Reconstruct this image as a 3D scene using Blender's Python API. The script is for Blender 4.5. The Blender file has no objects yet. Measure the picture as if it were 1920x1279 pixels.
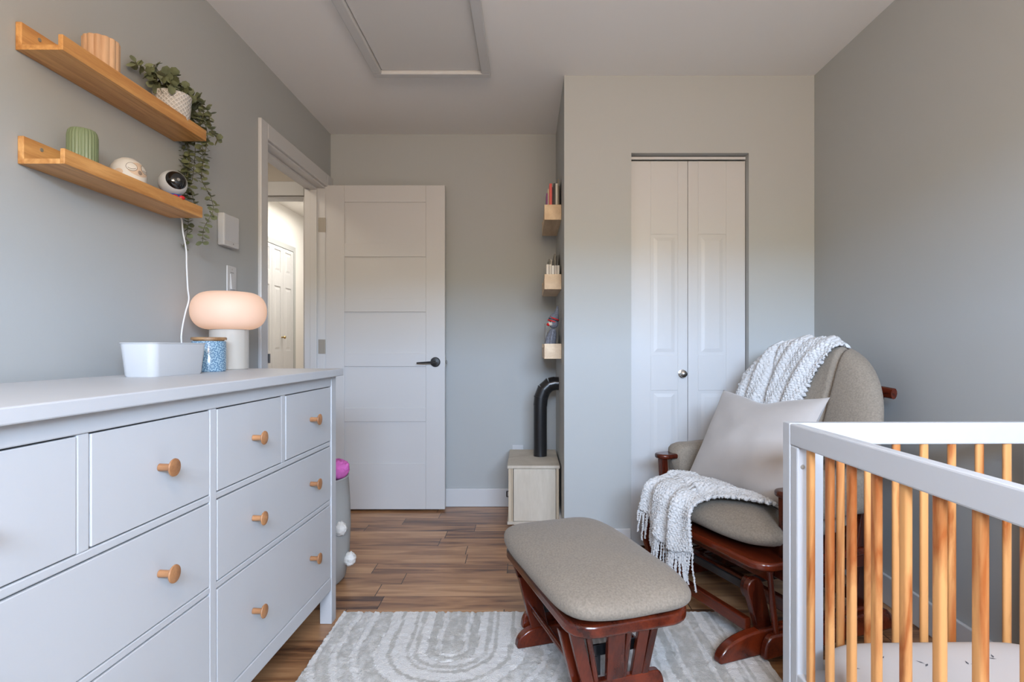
import bpy, bmesh, math, random
from mathutils import Vector, Matrix, noise
random.seed(7)
C = bpy.context.scene.collection
S = bpy.context.scene
PI = math.pi
# ------------------------------------------------------------------ camera
F = 1066.7                      # focal length in pixels of the 1920 x 1279 frame
EYE = 1.04
cam_d = bpy.data.cameras.new('camera')
cam = bpy.data.objects.new('camera', cam_d); C.objects.link(cam)
cam.location = (0, 0, EYE); cam.rotation_euler = (PI/2, 0, 0)
cam_d.sensor_width = 36; cam_d.lens = 36*F/1920
cam_d.shift_x = -27/1920; cam_d.shift_y = 8.5/1920
cam_d.clip_start = 0.02
S.camera = cam
# ------------------------------------------------------------------ view, world, window light
S.view_settings.view_transform = 'Standard'; S.view_settings.look = 'None'
S.view_settings.gamma = 1; S.view_settings.use_curve_mapping = False
S.view_settings.exposure = -0.10
WORLD_SKY = 66.0
WORLD_GROUND = 22.0
w = bpy.data.worlds.new('World'); S.world = w; w.use_nodes = True
nt = w.node_tree; nt.nodes.clear()
tc = nt.nodes.new('ShaderNodeTexCoord'); sx = nt.nodes.new('ShaderNodeSeparateXYZ')
rp = nt.nodes.new('ShaderNodeValToRGB'); bg = nt.nodes.new('ShaderNodeBackground'); wo = nt.nodes.new('ShaderNodeOutputWorld')
nt.links.new(tc.outputs['Generated'], sx.inputs[0]); nt.links.new(sx.outputs['Z'], rp.inputs[0])
nt.links.new(rp.outputs[0], bg.inputs[0]); nt.links.new(bg.outputs[0], wo.inputs[0])
g = WORLD_GROUND/WORLD_SKY
rp.color_ramp.elements[0].position = 0.0; rp.color_ramp.elements[0].color = (g*1.0, g*.80, g*.62, 1)
rp.color_ramp.elements[1].position = 0.125; rp.color_ramp.elements[1].color = (.70, .91, 1.22, 1)
e = rp.color_ramp.elements.new(0.105); e.color = (g*1.05, g*1.0, g*.72, 1)
bg.inputs[1].default_value = WORLD_SKY

WIN = (-0.40, 1.25, 1.50, 2.06, -1.15)          # window opening in the wall behind the camera
def area(name, loc, rot, sx_, sy_, power, col, portal=False, spread=PI):
    d = bpy.data.lights.new(name, 'AREA'); d.shape = 'RECTANGLE'; d.size = sx_; d.size_y = sy_
    d.energy = power; d.color = col; d.spread = spread
    o = bpy.data.objects.new(name, d); C.objects.link(o); o.location = loc; o.rotation_euler = rot
    if portal: d.cycles.is_portal = True
    return o
area('window_portal', ((WIN[0]+WIN[1])/2, WIN[4]-.02, (WIN[2]+WIN[3])/2), (PI/2, 0, 0), WIN[1]-WIN[0], WIN[3]-WIN[2], 1, (1, 1, 1), portal=True)
# added fill lights: warm one behind the camera, others brighten hall and vestibule
cl_d = bpy.data.lights.new('warm_fill_light', 'POINT'); cl_d.energy = 36; cl_d.color = (1, .70, .44); cl_d.shadow_soft_size = .14
cl_o = bpy.data.objects.new('warm_fill_light', cl_d); C.objects.link(cl_o); cl_o.location = (.1, -.35, 2.12)
area('hall_fill_light', (-1.85, 5.3, 2.38), (0, 0, 0), .5, 1.2, 24, (1, .95, .88))  # added to make the far hall bright
area('vestibule_fill_light', (-1.9, 3.0, 2.38), (0, 0, 0), .3, .3, 6, (1, .86, .70))  # added to lift the vestibule a little

# ------------------------------------------------------------------ helpers
def lin(r, g, b):
    f = lambda c: (c/255/12.92) if c/255 <= .04045 else ((c/255+.055)/1.055)**2.4
    return (f(r), f(g), f(b), 1)
def at(px, py, Y):              # the point seen at a photograph pixel at distance Y
    s = F/Y
    return Vector(((px-987)/s, Y, EYE-(py-648)/s))
def bx(bm, x0, x1, y0, y1, z0, z1, M=None):
    vs = [bm.verts.new((x, y, z)) for x in (x0, x1) for y in (y0, y1) for z in (z0, z1)]
    if M: 
        for v in vs: v.co = M @ v.co
    for f in ((0,1,3,2),(4,6,7,5),(0,4,5,1),(2,3,7,6),(0,2,6,4),(1,5,7,3)): bm.faces.new([vs[i] for i in f])
    return vs
def frame_axes(d, hint=None):
    d = d.normalized()
    h = hint or (Vector((0,0,1)) if abs(d.z) < .9 else Vector((1,0,0)))
    a = d.cross(h)
    if a.length < 1e-6: a = d.cross(Vector((1,0,0)))
    a.normalize(); b = a.cross(d).normalized()
    return a, b
def tube(bm, pts, r, n=10, flat=1.0, caps=True, hint=None):
    pts = [Vector(p) for p in pts]; N = len(pts)
    rs = r if isinstance(r, (list, tuple)) else [r]*N
    rings = []; pa = None
    for i, p in enumerate(pts):
        d = pts[min(i+1, N-1)]-pts[max(i-1, 0)]
        a, b = frame_axes(d, hint)
        if pa is not None and not hint:
            dd = d.normalized(); a2 = pa-dd*pa.dot(dd)
            if a2.length > 1e-6: a = a2.normalized(); b = a.cross(dd).normalized()
        pa = a
        rings.append([bm.verts.new(p+a*math.cos(t)*rs[i]+b*math.sin(t)*rs[i]*flat) for t in [2*PI*k/n for k in range(n)]])
    for i in range(N-1):
        for k in range(n): bm.faces.new((rings[i][k], rings[i][(k+1)%n], rings[i+1][(k+1)%n], rings[i+1][k]))
    if caps:
        bm.faces.new(rings[0][::-1]); bm.faces.new(rings[-1])
def lathe(bm, prof, n=40, M=None, rad=None, c=(0,0,0)):
    rings = []
    for (r, z) in prof:
        if r < 1e-5: rings.append([bm.verts.new((c[0], c[1], c[2]+z))])
        else: rings.append([bm.verts.new((c[0]+r*(rad(t, z) if rad else 1)*math.cos(t), c[1]+r*(rad(t, z) if rad else 1)*math.sin(t), c[2]+z)) for t in [2*PI*k/n for k in range(n)]])
    for A, B in zip(rings, rings[1:]):
        for k in range(n):
            k2 = (k+1)%n
            if len(A) == 1 and len(B) == 1: continue
            if len(A) == 1: bm.faces.new((A[0], B[k2], B[k]))
            elif len(B) == 1: bm.faces.new((A[k], A[k2], B[0]))
            else: bm.faces.new((A[k], A[k2], B[k2], B[k]))
    if M:
        for R in rings:
            for v in R: v.co = M @ v.co
def prism(bm, poly, d0, d1, plane='xz', M=None):
    def mk(p, d):
        return {'xz': (p[0], d, p[1]), 'yz': (d, p[0], p[1]), 'xy': (p[0], p[1], d)}[plane]
    A = [bm.verts.new(mk(p, d0)) for p in poly]; B = [bm.verts.new(mk(p, d1)) for p in poly]
    n = len(poly)
    bm.faces.new(A[::-1]); bm.faces.new(B)
    for k in range(n): bm.faces.new((A[k], A[(k+1)%n], B[(k+1)%n], B[k]))
    if M:
        for v in A+B: v.co = M @ v.co
def grid(bm, nu, nv, fn, closed_u=False):
    V = [[bm.verts.new(fn(i/nu, j/nv)) for i in range(nu if closed_u else nu+1)] for j in range(nv+1)]
    L = len(V[0])
    for j in range(nv):
        for i in range(nu):
            i2 = (i+1) % L if closed_u else i+1
            bm.faces.new((V[j][i], V[j][i2], V[j+1][i2], V[j+1][i]))
    return V
def cushion(bm, a, b, zc, tt, tb, n=5, p=4, q=2.2, nr=22, na=96, warp=None, dome=0.0):
    """closed cushion on a superellipse plan, half sizes a, b; tt above and tb below the middle height"""
    def side(sgn, T):
        rings = []
        for j in range(nr+1):
            r = math.sin(PI/2*j/nr)
            h = max(0, 1-r**p)**(1/q)
            R = []
            for k in range(na):
                t = 2*PI*k/na; c, s_ = math.cos(t), math.sin(t)
                k_ = 1/(abs(c)**n+abs(s_)**n)**(1/n)
                x, y = a*r*c*k_, b*r*s_*k_
                z = zc+sgn*(T*h+(dome*(1-r*r) if sgn > 0 else 0))
                R.append(Vector(warp(x, y, z) if warp else (x, y, z)))
            rings.append(R)
        return rings
    for sgn, T in ((1, tt), (-1, tb)):
        rg = side(sgn, T)
        V = [[bm.verts.new(p_) for p_ in R] for R in rg[1:]]
        c0 = bm.verts.new(rg[0][0])
        for k in range(na):
            f = (c0, V[0][k], V[0][(k+1)%na]); bm.faces.new(f if sgn > 0 else f[::-1])
        for A, B in zip(V, V[1:]):
            for k in range(na):
                f = (A[k], B[k], B[(k+1)%na], A[(k+1)%na]); bm.faces.new(f if sgn > 0 else f[::-1])
    bmesh.ops.remove_doubles(bm, verts=bm.verts[:], dist=1e-5)
def ell(bm, c, r, n=16, m=10, M=None):
    c = Vector(c)
    pr = [(math.sin(PI*j/m), -math.cos(PI*j/m)) for j in range(m+1)]
    pr[0] = (0, -1); pr[-1] = (0, 1)
    T = (M or Matrix()) ; 
    lathe(bm, pr, n, Matrix.Translation(c) @ T @ Matrix.Diagonal((r[0], r[1], r[2], 1)))
def B(): return bmesh.new()
def obj(name, bm, m, parent=None, smooth=True, bevel=0, seg=2, subsurf=0, loc=None):
    bmesh.ops.recalc_face_normals(bm, faces=bm.faces[:])
    me = bpy.data.meshes.new(name); bm.to_mesh(me); bm.free()
    if smooth:
        for p in me.polygons: p.use_smooth = True
    o = bpy.data.objects.new(name, me); C.objects.link(o)
    me.materials.append(m)
    if parent: o.parent = parent
    if loc: o.location = loc
    if bevel:
        md = o.modifiers.new('bevel', 'BEVEL'); md.width = bevel; md.segments = seg; md.limit_method = 'ANGLE'; md.angle_limit = .6
        md.harden_normals = False
    if subsurf:
        md = o.modifiers.new('sub', 'SUBSURF'); md.levels = subsurf; md.render_levels = subsurf
    if smooth:
        try: me.set_sharp_from_angle(angle=.7)
        except Exception: pass
    return o
def tag(o, label, cat, group=None, kind=None):
    o['label'] = label; o['category'] = cat
    if group: o['group'] = group
    if kind: o['kind'] = kind
    return o
def thing(name, label, cat, loc=(0,0,0), rz=0, group=None):
    o = bpy.data.objects.new(name, None); C.objects.link(o)
    o.location = loc; o.rotation_euler = (0, 0, rz); o.empty_display_size = .05
    return tag(o, label, cat, group)
def struct(name, bm, m, parent=None, **k):
    o = obj(name, bm, m, parent, **k)
    if not parent: o['kind'] = 'structure'
    return o
# ------------------------------------------------------------------ materials
def newmat(name):
    m = bpy.data.materials.new(name); m.use_nodes = True
    return m, m.node_tree.nodes, m.node_tree.links, m.node_tree.nodes['Principled BSDF']
def add(nodes, t, **k):
    n = nodes.new(t)
    for a, v in k.items(): setattr(n, a, v)
    return n
def plain(name, col, rough=.5, metal=0, bump=0, bscale=200, spec=.5, vary=0, vscale=3, sheen=0, bdist=.002):
    m, N, L, P = newmat(name)
    P.inputs['Base Color'].default_value = col; P.inputs['Roughness'].default_value = rough
    P.inputs['Metallic'].default_value = metal; P.inputs['Specular IOR Level'].default_value = spec
    if sheen: P.inputs['Sheen Weight'].default_value = sheen; P.inputs['Sheen Roughness'].default_value = .5
    t = add(N, 'ShaderNodeTexCoord')
    if bump:
        n = add(N, 'ShaderNodeTexNoise'); n.inputs['Scale'].default_value = bscale; n.inputs['Detail'].default_value = 4
        b = add(N, 'ShaderNodeBump'); b.inputs['Strength'].default_value = bump; b.inputs['Distance'].default_value = bdist
        L.new(t.outputs['Object'], n.inputs['Vector']); L.new(n.outputs['Fac'], b.inputs['Height']); L.new(b.outputs[0], P.inputs['Normal'])
    if vary:
        n = add(N, 'ShaderNodeTexNoise'); n.inputs['Scale'].default_value = vscale; n.inputs['Detail'].default_value = 5
        r = add(N, 'ShaderNodeValToRGB'); r.color_ramp.elements[0].position = .3; r.color_ramp.elements[1].position = .7
        r.color_ramp.elements[0].color = tuple(c*(1-vary) for c in col[:3])+(1,); r.color_ramp.elements[1].color = tuple(min(1, c*(1+vary)) for c in col[:3])+(1,)
        L.new(t.outputs['Object'], n.inputs['Vector']); L.new(n.outputs['Fac'], r.inputs[0]); L.new(r.outputs[0], P.inputs['Base Color'])
    return m
def wood(name, c1, c2, axis='x', scale=6, stretch=14, rough=.4, spec=.5, rings=0, contrast=(.3, .7), fine=.25):
    """grain running along an axis of the object, a random offset for each object"""
    m, N, L, P = newmat(name)
    t = add(N, 'ShaderNodeTexCoord'); oi = add(N, 'ShaderNodeObjectInfo')
    mp = add(N, 'ShaderNodeMapping'); sc = [stretch]*3; sc['xyz'.index(axis)] = 1
    mp.inputs['Scale'].default_value = sc
    va = add(N, 'ShaderNodeVectorMath', operation='ADD'); vm = add(N, 'ShaderNodeVectorMath', operation='SCALE')
    cb = add(N, 'ShaderNodeCombineXYZ')
    for k in range(3): L.new(oi.outputs['Random'], cb.inputs[k])
    L.new(cb.outputs[0], vm.inputs[0]); vm.inputs['Scale'].default_value = 9.0
    L.new(t.outputs['Object'], va.inputs[0]); L.new(vm.outputs[0], va.inputs[1]); L.new(va.outputs[0], mp.inputs[0])
    n = add(N, 'ShaderNodeTexNoise'); n.inputs['Scale'].default_value = scale/4; n.inputs['Detail'].default_value = 6; n.inputs['Distortion'].default_value = .8
    L.new(mp.outputs[0], n.inputs['Vector'])
    src = n.outputs['Fac']
    if rings:
        ml = add(N, 'ShaderNodeMath', operation='MULTIPLY'); ml.inputs[1].default_value = rings; L.new(src, ml.inputs[0])
        fr = add(N, 'ShaderNodeMath', operation='PINGPONG'); fr.inputs[1].default_value = 1; L.new(ml.outputs[0], fr.inputs[0]); src = fr.outputs[0]
    f = add(N, 'ShaderNodeTexNoise'); f.inputs['Scale'].default_value = scale*4; f.inputs['Detail'].default_value = 3
    L.new(mp.outputs[0], f.inputs['Vector'])
    mx = add(N, 'ShaderNodeMath', operation='MULTIPLY_ADD'); mx.inputs[1].default_value = fine; L.new(f.outputs['Fac'], mx.inputs[0]); L.new(src, mx.inputs[2])
    sb = add(N, 'ShaderNodeMath', operation='SUBTRACT'); sb.inputs[1].default_value = fine/2; L.new(mx.outputs[0], sb.inputs[0])
    r = add(N, 'ShaderNodeValToRGB'); r.color_ramp.elements[0].position, r.color_ramp.elements[1].position = contrast
    r.color_ramp.elements[0].color = c1; r.color_ramp.elements[1].color = c2
    L.new(sb.outputs[0], r.inputs[0]); L.new(r.outputs[0], P.inputs['Base Color'])
    P.inputs['Roughness'].default_value = rough; P.inputs['Specular IOR Level'].default_value = spec
    b = add(N, 'ShaderNodeBump'); b.inputs['Strength'].default_value = .08; b.inputs['Distance'].default_value = .002
    L.new(f.outputs['Fac'], b.inputs['Height']); L.new(b.outputs[0], P.inputs['Normal'])
    return m
def g3(v, t=0): return (v+t, v, v-t, 1)
M = {}
M['wall'] = plain('grey_wall_paint', (.43, .442, .435, 1), .62, bump=.08, bscale=260, spec=.3)
M['ceil'] = plain('ceiling_paint', (.86, .85, .835, 1), .8, bump=.06, bscale=220, spec=.2)
M['white'] = plain('white_trim_paint', (.60, .60, .60, 1), .38, bump=.02, bscale=90)
M['door'] = plain('white_door_paint', (.58, .575, .57, 1), .36, bump=.03, bscale=120)
M['leaf_door'] = plain('closet_door_paint', (.54, .54, .54, 1), .42, bump=.05, bscale=160)
M['hallwall'] = plain('hall_wall_paint', (.80, .78, .74, 1), .7)
M['vestwall'] = plain('vestibule_wall_paint', (.62, .57, .50, 1), .7)
M['dresser'] = plain('dresser_white_lacquer', (.53, .54, .555, 1), .42, bump=.03, bscale=60, vary=.03, vscale=2)
M['dark'] = plain('gap_shade', (.01, .01, .01, 1), .8)  # near-black colour standing for shade inside gaps and hollows
M['knob'] = wood('beech_knob_wood', lin(138, 92, 58), lin(184, 132, 88), 'x', 14, 6, .45)
M['bamboo'] = wood('bamboo_ledge', lin(178, 120, 62), lin(226, 172, 108), 'y', 10, 16, .38, contrast=(.3, .72))
M['pine'] = wood('pine_slat', lin(170, 94, 42), lin(222, 160, 98), 'z', 8, 7, .36, rings=5, contrast=(.02, .6), fine=.1)
M['ply'] = wood('birch_plywood', lin(176, 164, 146), lin(206, 196, 180), 'z', 5, 5, .55, contrast=(.25, .75))
M['plyedge'] = wood('plywood_edge', lin(168, 150, 126), lin(196, 180, 156), 'z', 6, 10, .6)
M['rack'] = wood('pine_book_ledge', lin(196, 164, 128), lin(228, 202, 168), 'y', 6, 10, .5)
M['cherry'] = wood('cherry_stained_wood', lin(38, 10, 6), lin(98, 36, 17), 'z', 5, 8, .22, spec=.6)
M['cherryx'] = wood('cherry_stained_rail', lin(42, 11, 6), lin(112, 42, 19), 'x', 5, 8, .2, spec=.6)
M['paint'] = plain('crib_white_paint', (.58, .59, .61, 1), .35, bump=.02, bscale=70)
M['black'] = plain('black_metal', (.012, .012, .013, 1), .28, spec=.6)
M['gloss'] = plain('black_gloss', (.006, .006, .007, 1), .06, spec=.8)
M['chrome'] = plain('satin_nickel', (.42, .41, .39, 1), .22, metal=1)
M['brass'] = plain('aged_brass', (.45, .32, .14, 1), .3, metal=1)
M['nickel'] = plain('dull_nickel', (.42, .39, .34, 1), .45, metal=.6)
M['plastic'] = plain('white_plastic', (.56, .56, .56, 1), .35)
M['ceramic'] = plain('glazed_white_ceramic', (.50, .46, .40, 1), .12, spec=.6)
M['sage'] = plain('sage_green_ceramic', lin(118, 130, 96), .42)
M['owl'] = plain('matte_cream_silicone', (.66, .61, .54, 1), .55)
M['ring'] = plain('owl_line_grey', lin(110, 96, 82), .6)
M['owlface'] = plain('owl_face_tan', lin(206, 178, 152), .6)
M['beak'] = plain('owl_beak_taupe', lin(136, 116, 100), .6)
M['blue'] = plain('blue_plastic', lin(32, 66, 150), .35)
M['red'] = plain('red_plastic', lin(190, 28, 36), .35)
M['cup'] = wood('pale_turned_wood', lin(186, 144, 108), lin(224, 188, 152), 'z', 6, 10, .5)
M['lid'] = wood('acacia_lid', lin(128, 92, 58), lin(184, 144, 100), 'x', 8, 9, .5)
M['cork'] = plain('soil', lin(60, 44, 34), .9)
M['leaf'] = plain('eucalyptus_leaf', lin(112, 118, 86), .5, vary=.35, vscale=25)
M['stem'] = plain('eucalyptus_stem', lin(92, 88, 60), .6)
M['fabric'] = plain('taupe_microfibre', (.255, .215, .170, 1), .9, bump=.45, bscale=330, spec=.1, vary=.16, vscale=170, sheen=.1)
M['cushion'] = plain('light_taupe_velvet', (.42, .385, .36, 1), .8, bump=.12, bscale=300, spec=.15, vary=.05, vscale=8, sheen=.3)
M['piping'] = plain('pillow_zip_edge', lin(40, 38, 36), .7)
M['canvas'] = plain('grey_basket_cloth', (.42, .43, .42, 1), .85, bump=.3, bscale=350, spec=.1)
M['pompom'] = plain('cream_yarn', (.72, .70, .66, 1), .9, bump=.8, bscale=160, spec=.05)
M['pink'] = plain('pink_plush', lin(212, 112, 184), .9, bump=.7, bscale=200, spec=.05, vary=.15, vscale=30)
M['blackcloth'] = plain('black_cloth', (.012, .011, .014, 1), .9)
M['knitgrey'] = plain('grey_marl_knit', lin(122, 124, 132), .95, bump=.8, bscale=320, spec=.05, vary=.3, vscale=160)
M['knitred'] = plain('red_felt', lin(200, 26, 26), .85, bump=.3, bscale=200)
M['knitcream'] = plain('cream_felt', lin(214, 196, 182), .85, bump=.3, bscale=200)
M['knitdark'] = plain('charcoal_knit', lin(60, 60, 66), .95, bump=.6, bscale=320)
M['page'] = plain('book_pages', lin(222, 212, 196), .8)
M['sheet'] = plain('cot_sheet', (.66, .63, .61, 1), .85, bump=.1, bscale=30, spec=.1)
M['sprig'] = plain('sheet_print_grey', lin(96, 98, 104), .85)
M['cord'] = plain('white_cord', (.70, .70, .70, 1), .4)
M['hatchp'] = plain('hatch_panel', (.72, .71, .69, 1), .8, bump=.2, bscale=90)
M['screen'] = plain('thermostat_face', lin(196, 198, 202), .25)
M['print'] = plain('grey_print', lin(120, 120, 122), .6)

# white chenille knit: rows of bumps
def knit_mat():
    m, N, L, P = newmat('white_chenille_knit')
    t = add(N, 'ShaderNodeTexCoord')
    n = add(N, 'ShaderNodeTexNoise'); n.inputs['Scale'].default_value = 420; n.inputs['Detail'].default_value = 2
    L.new(t.outputs['Object'], n.inputs['Vector'])
    b = add(N, 'ShaderNodeBump'); b.inputs['Strength'].default_value = .8; b.inputs['Distance'].default_value = .003
    L.new(n.outputs['Fac'], b.inputs['Height']); L.new(b.outputs[0], P.inputs['Normal'])
    P.inputs['Base Color'].default_value = (.64, .635, .63, 1)
    P.inputs['Roughness'].default_value = .95; P.inputs['Specular IOR Level'].default_value = .05
    return m
M['knit'] = knit_mat()

def lamp_mat():
    m, N, L, P = newmat('lit_opal_glass')
    P.inputs['Base Color'].default_value = (.48, .37, .30, 1); P.inputs['Roughness'].default_value = .6
    P.inputs['Emission Color'].default_value = (1, .57, .36, 1); P.inputs['Emission Strength'].default_value = .54
    return m
M['opal'] = lamp_mat()

def floor_mat():
    m, N, L, P = newmat('laminate_planks')
    t = add(N, 'ShaderNodeTexCoord'); s = add(N, 'ShaderNodeSeparateXYZ'); L.new(t.outputs['Object'], s.inputs[0])
    def mt(op, a, b=None, c=None):
        n = add(N, 'ShaderNodeMath', operation=op)
        for i, q in enumerate((a, b, c)):
            if q is None: continue
            if isinstance(q, (int, float)): n.inputs[i].default_value = q
            else: L.new(q, n.inputs[i])
        return n.outputs[0]
    yr = mt('DIVIDE', s.outputs['Y'], .118); row = mt('FLOOR', yr); fy = mt('FRACT', yr)
    wn = add(N, 'ShaderNodeTexWhiteNoise', noise_dimensions='1D'); L.new(row, wn.inputs['W'])
    xs = mt('DIVIDE', mt('ADD', s.outputs['X'], mt('MULTIPLY', wn.outputs['Value'], 3.7)), .62); col = mt('FLOOR', xs); fx = mt('FRACT', xs)
    cb = add(N, 'ShaderNodeCombineXYZ'); L.new(row, cb.inputs[0]); L.new(col, cb.inputs[1])
    w2 = add(N, 'ShaderNodeTexWhiteNoise', noise_dimensions='3D'); L.new(cb.outputs[0], w2.inputs['Vector'])
    # grain
    ad = add(N, 'ShaderNodeVectorMath', operation='MULTIPLY_ADD'); ad.inputs[1].default_value = (9, 9, 9)
    L.new(w2.outputs['Color'], ad.inputs[0]); L.new(t.outputs['Object'], ad.inputs[2])
    mp = add(N, 'ShaderNodeMapping'); mp.inputs['Scale'].default_value = (1.6, 15, 1); L.new(ad.outputs[0], mp.inputs[0])
    n1 = add(N, 'ShaderNodeTexNoise'); n1.inputs['Scale'].default_value = 1.5; n1.inputs['Detail'].default_value = 7; n1.inputs['Distortion'].default_value = 1.0; L.new(mp.outputs[0], n1.inputs['Vector'])
    mp2 = add(N, 'ShaderNodeMapping'); mp2.inputs['Scale'].default_value = (4, 60, 1); L.new(ad.outputs[0], mp2.inputs[0])
    n2 = add(N, 'ShaderNodeTexNoise'); n2.inputs['Scale'].default_value = 2.5; n2.inputs['Detail'].default_value = 4; L.new(mp2.outputs[0], n2.inputs['Vector'])
    f = mt('ADD', mt('ADD', mt('MULTIPLY', n1.outputs['Fac'], 1.15), mt('MULTIPLY', n2.outputs['Fac'], .18)), mt('MULTIPLY', mt('SUBTRACT', w2.outputs['Value'], .5), .36))
    r = add(N, 'ShaderNodeValToRGB'); E = r.color_ramp.elements
    E[0].position = .36; E[0].color = lin(78, 50, 36); E[1].position = .95; E[1].color = lin(192, 148, 108)
    for p_, c_ in ((.50, lin(130, 90, 60)), (.62, lin(156, 112, 76)), (.78, lin(176, 132, 92))):
        q = E.new(p_); q.color = c_
    L.new(f, r.inputs[0])
    # joints
    ex = mt('MINIMUM', fx, mt('SUBTRACT', 1, fx)); ey = mt('MINIMUM', fy, mt('SUBTRACT', 1, fy))
    jx = mt('LESS_THAN', ex, .0028); jy = mt('LESS_THAN', ey, .009)
    j = mt('MAXIMUM', jx, mt('MULTIPLY', jy, .45))
    mix = add(N, 'ShaderNodeMix', data_type='RGBA'); L.new(j, mix.inputs[0]); L.new(r.outputs[0], mix.inputs[6]); mix.inputs[7].default_value = lin(26, 14, 10)
    L.new(mix.outputs[2], P.inputs['Base Color'])
    P.inputs['Roughness'].default_value = .30; P.inputs['Specular IOR Level'].default_value = .5
    b = add(N, 'ShaderNodeBump'); b.inputs['Strength'].default_value = .15; b.inputs['Distance'].default_value = .001; L.new(mt('SUBTRACT', 1, j), b.inputs['Height']); L.new(b.outputs[0], P.inputs['Normal'])
    return m
M['floor'] = floor_mat()

def rug_mat():
    m, N, L, P = newmat('carved_rug_pile')
    a = add(N, 'ShaderNodeAttribute', attribute_name='tone')
    t = add(N, 'ShaderNodeTexCoord')
    mp = add(N, 'ShaderNodeMapping'); mp.inputs['Scale'].default_value = (1.6, 1, 1); L.new(t.outputs['Object'], mp.inputs[0])
    n = add(N, 'ShaderNodeTexNoise'); n.inputs['Scale'].default_value = 26; n.inputs['Detail'].default_value = 6; L.new(mp.outputs[0], n.inputs['Vector'])
    f = add(N, 'ShaderNodeTexNoise'); f.inputs['Scale'].default_value = 330; f.inputs['Detail'].default_value = 2; L.new(t.outputs['Object'], f.inputs['Vector'])
    k = add(N, 'ShaderNodeMath', operation='MULTIPLY_ADD'); k.inputs[1].default_value = .9; L.new(n.outputs['Fac'], k.inputs[0]); L.new(a.outputs['Fac'], k.inputs[2])
    r = add(N, 'ShaderNodeValToRGB'); E = r.color_ramp.elements
    E[0].position = .45; E[0].color = (.39, .375, .335, 1); E[1].position = 1.25; E[1].color = (.70, .68, .65, 1)
    E[1].position = 1.0
    q = E.new(.72); q.color = (.47, .45, .41, 1)
    sb = add(N, 'ShaderNodeMath', operation='SUBTRACT'); sb.inputs[1].default_value = .18; L.new(k.outputs[0], sb.inputs[0])
    L.new(sb.outputs[0], r.inputs[0]); L.new(r.outputs[0], P.inputs['Base Color'])
    b = add(N, 'ShaderNodeBump'); b.inputs['Strength'].default_value = .8; b.inputs['Distance'].default_value = .006
    L.new(f.outputs['Fac'], b.inputs['Height']); L.new(b.outputs[0], P.inputs['Normal'])
    P.inputs['Roughness'].default_value = .9; P.inputs['Specular IOR Level'].default_value = .1
    P.inputs['Sheen Weight'].default_value = .3
    return m
M['rug'] = rug_mat()

def tile_mat():      # blue canister: repeating round medallions
    m, N, L, P = newmat('blue_medallion_glaze')
    t = add(N, 'ShaderNodeTexCoord'); s = add(N, 'ShaderNodeSeparateXYZ'); L.new(t.outputs['Object'], s.inputs[0])
    def mt(op, a, b=None):
        n = add(N, 'ShaderNodeMath', operation=op)
        for i, q in enumerate((a, b)):
            if q is None: continue
            if isinstance(q, (int, float)): n.inputs[i].default_value = q
            else: L.new(q, n.inputs[i])
        return n.outputs[0]
    an = mt('ARCTAN2', s.outputs['Y'], s.outputs['X'])
    u = mt('SUBTRACT', mt('FRACT', mt('MULTIPLY', mt('ADD', an, 4), 9/(2*PI))), .5)
    v = mt('SUBTRACT', mt('FRACT', mt('DIVIDE', s.outputs['Z'], .037)), .5)
    d = mt('SQRT', mt('ADD', mt('MULTIPLY', u, u), mt('MULTIPLY', v, v)))
    th = mt('ARCTAN2', v, u)
    pet = mt('MULTIPLY', mt('SINE', mt('MULTIPLY', th, 8)), .06)
    w_ = mt('SINE', mt('MULTIPLY', mt('ADD', d, pet), 24))
    r = add(N, 'ShaderNodeValToRGB'); E = r.color_ramp.elements
    E[0].position = .30; E[0].color = lin(88, 120, 146); E[1].position = .62; E[1].color = lin(148, 174, 188)
    L.new(mt('MULTIPLY', mt('ADD', w_, 1), .5), r.inputs[0]); L.new(r.outputs[0], P.inputs['Base Color'])
    P.inputs['Roughness'].default_value = .16
    return m
M['tile'] = tile_mat()
def weave_mat():     # planter with an embossed lozenge weave
    m, N, L, P = newmat('embossed_white_planter')
    t = add(N, 'ShaderNodeTexCoord'); s = add(N, 'ShaderNodeSeparateXYZ'); L.new(t.outputs['Object'], s.inputs[0])
    def mt(op, a, b=None):
        n = add(N, 'ShaderNodeMath', operation=op)
        for i, q in enumerate((a, b)):
            if q is None: continue
            if isinstance(q, (int, float)): n.inputs[i].default_value = q
            else: L.new(q, n.inputs[i])
        return n.outputs[0]
    an = mt('MULTIPLY', mt('ARCTAN2', s.outputs['Y'], s.outputs['X']), 22)
    z = mt('MULTIPLY', s.outputs['Z'], 420)
    h = mt('MAXIMUM', mt('SINE', mt('ADD', an, z)), mt('SINE', mt('SUBTRACT', an, z)))
    r = add(N, 'ShaderNodeValToRGB'); E = r.color_ramp.elements
    E[0].position = .55; E[0].color = (.52, .50, .48, 1); E[1].position = .95; E[1].color = (.66, .64, .62, 1)
    L.new(h, r.inputs[0]); L.new(r.outputs[0], P.inputs['Base Color'])
    b = add(N, 'ShaderNodeBump'); b.inputs['Strength'].default_value = .6; b.inputs['Distance'].default_value = .002
    L.new(h, b.inputs['Height']); L.new(b.outputs[0], P.inputs['Normal']); P.inputs['Roughness'].default_value = .5
    return m
M['weave'] = weave_mat()

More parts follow.
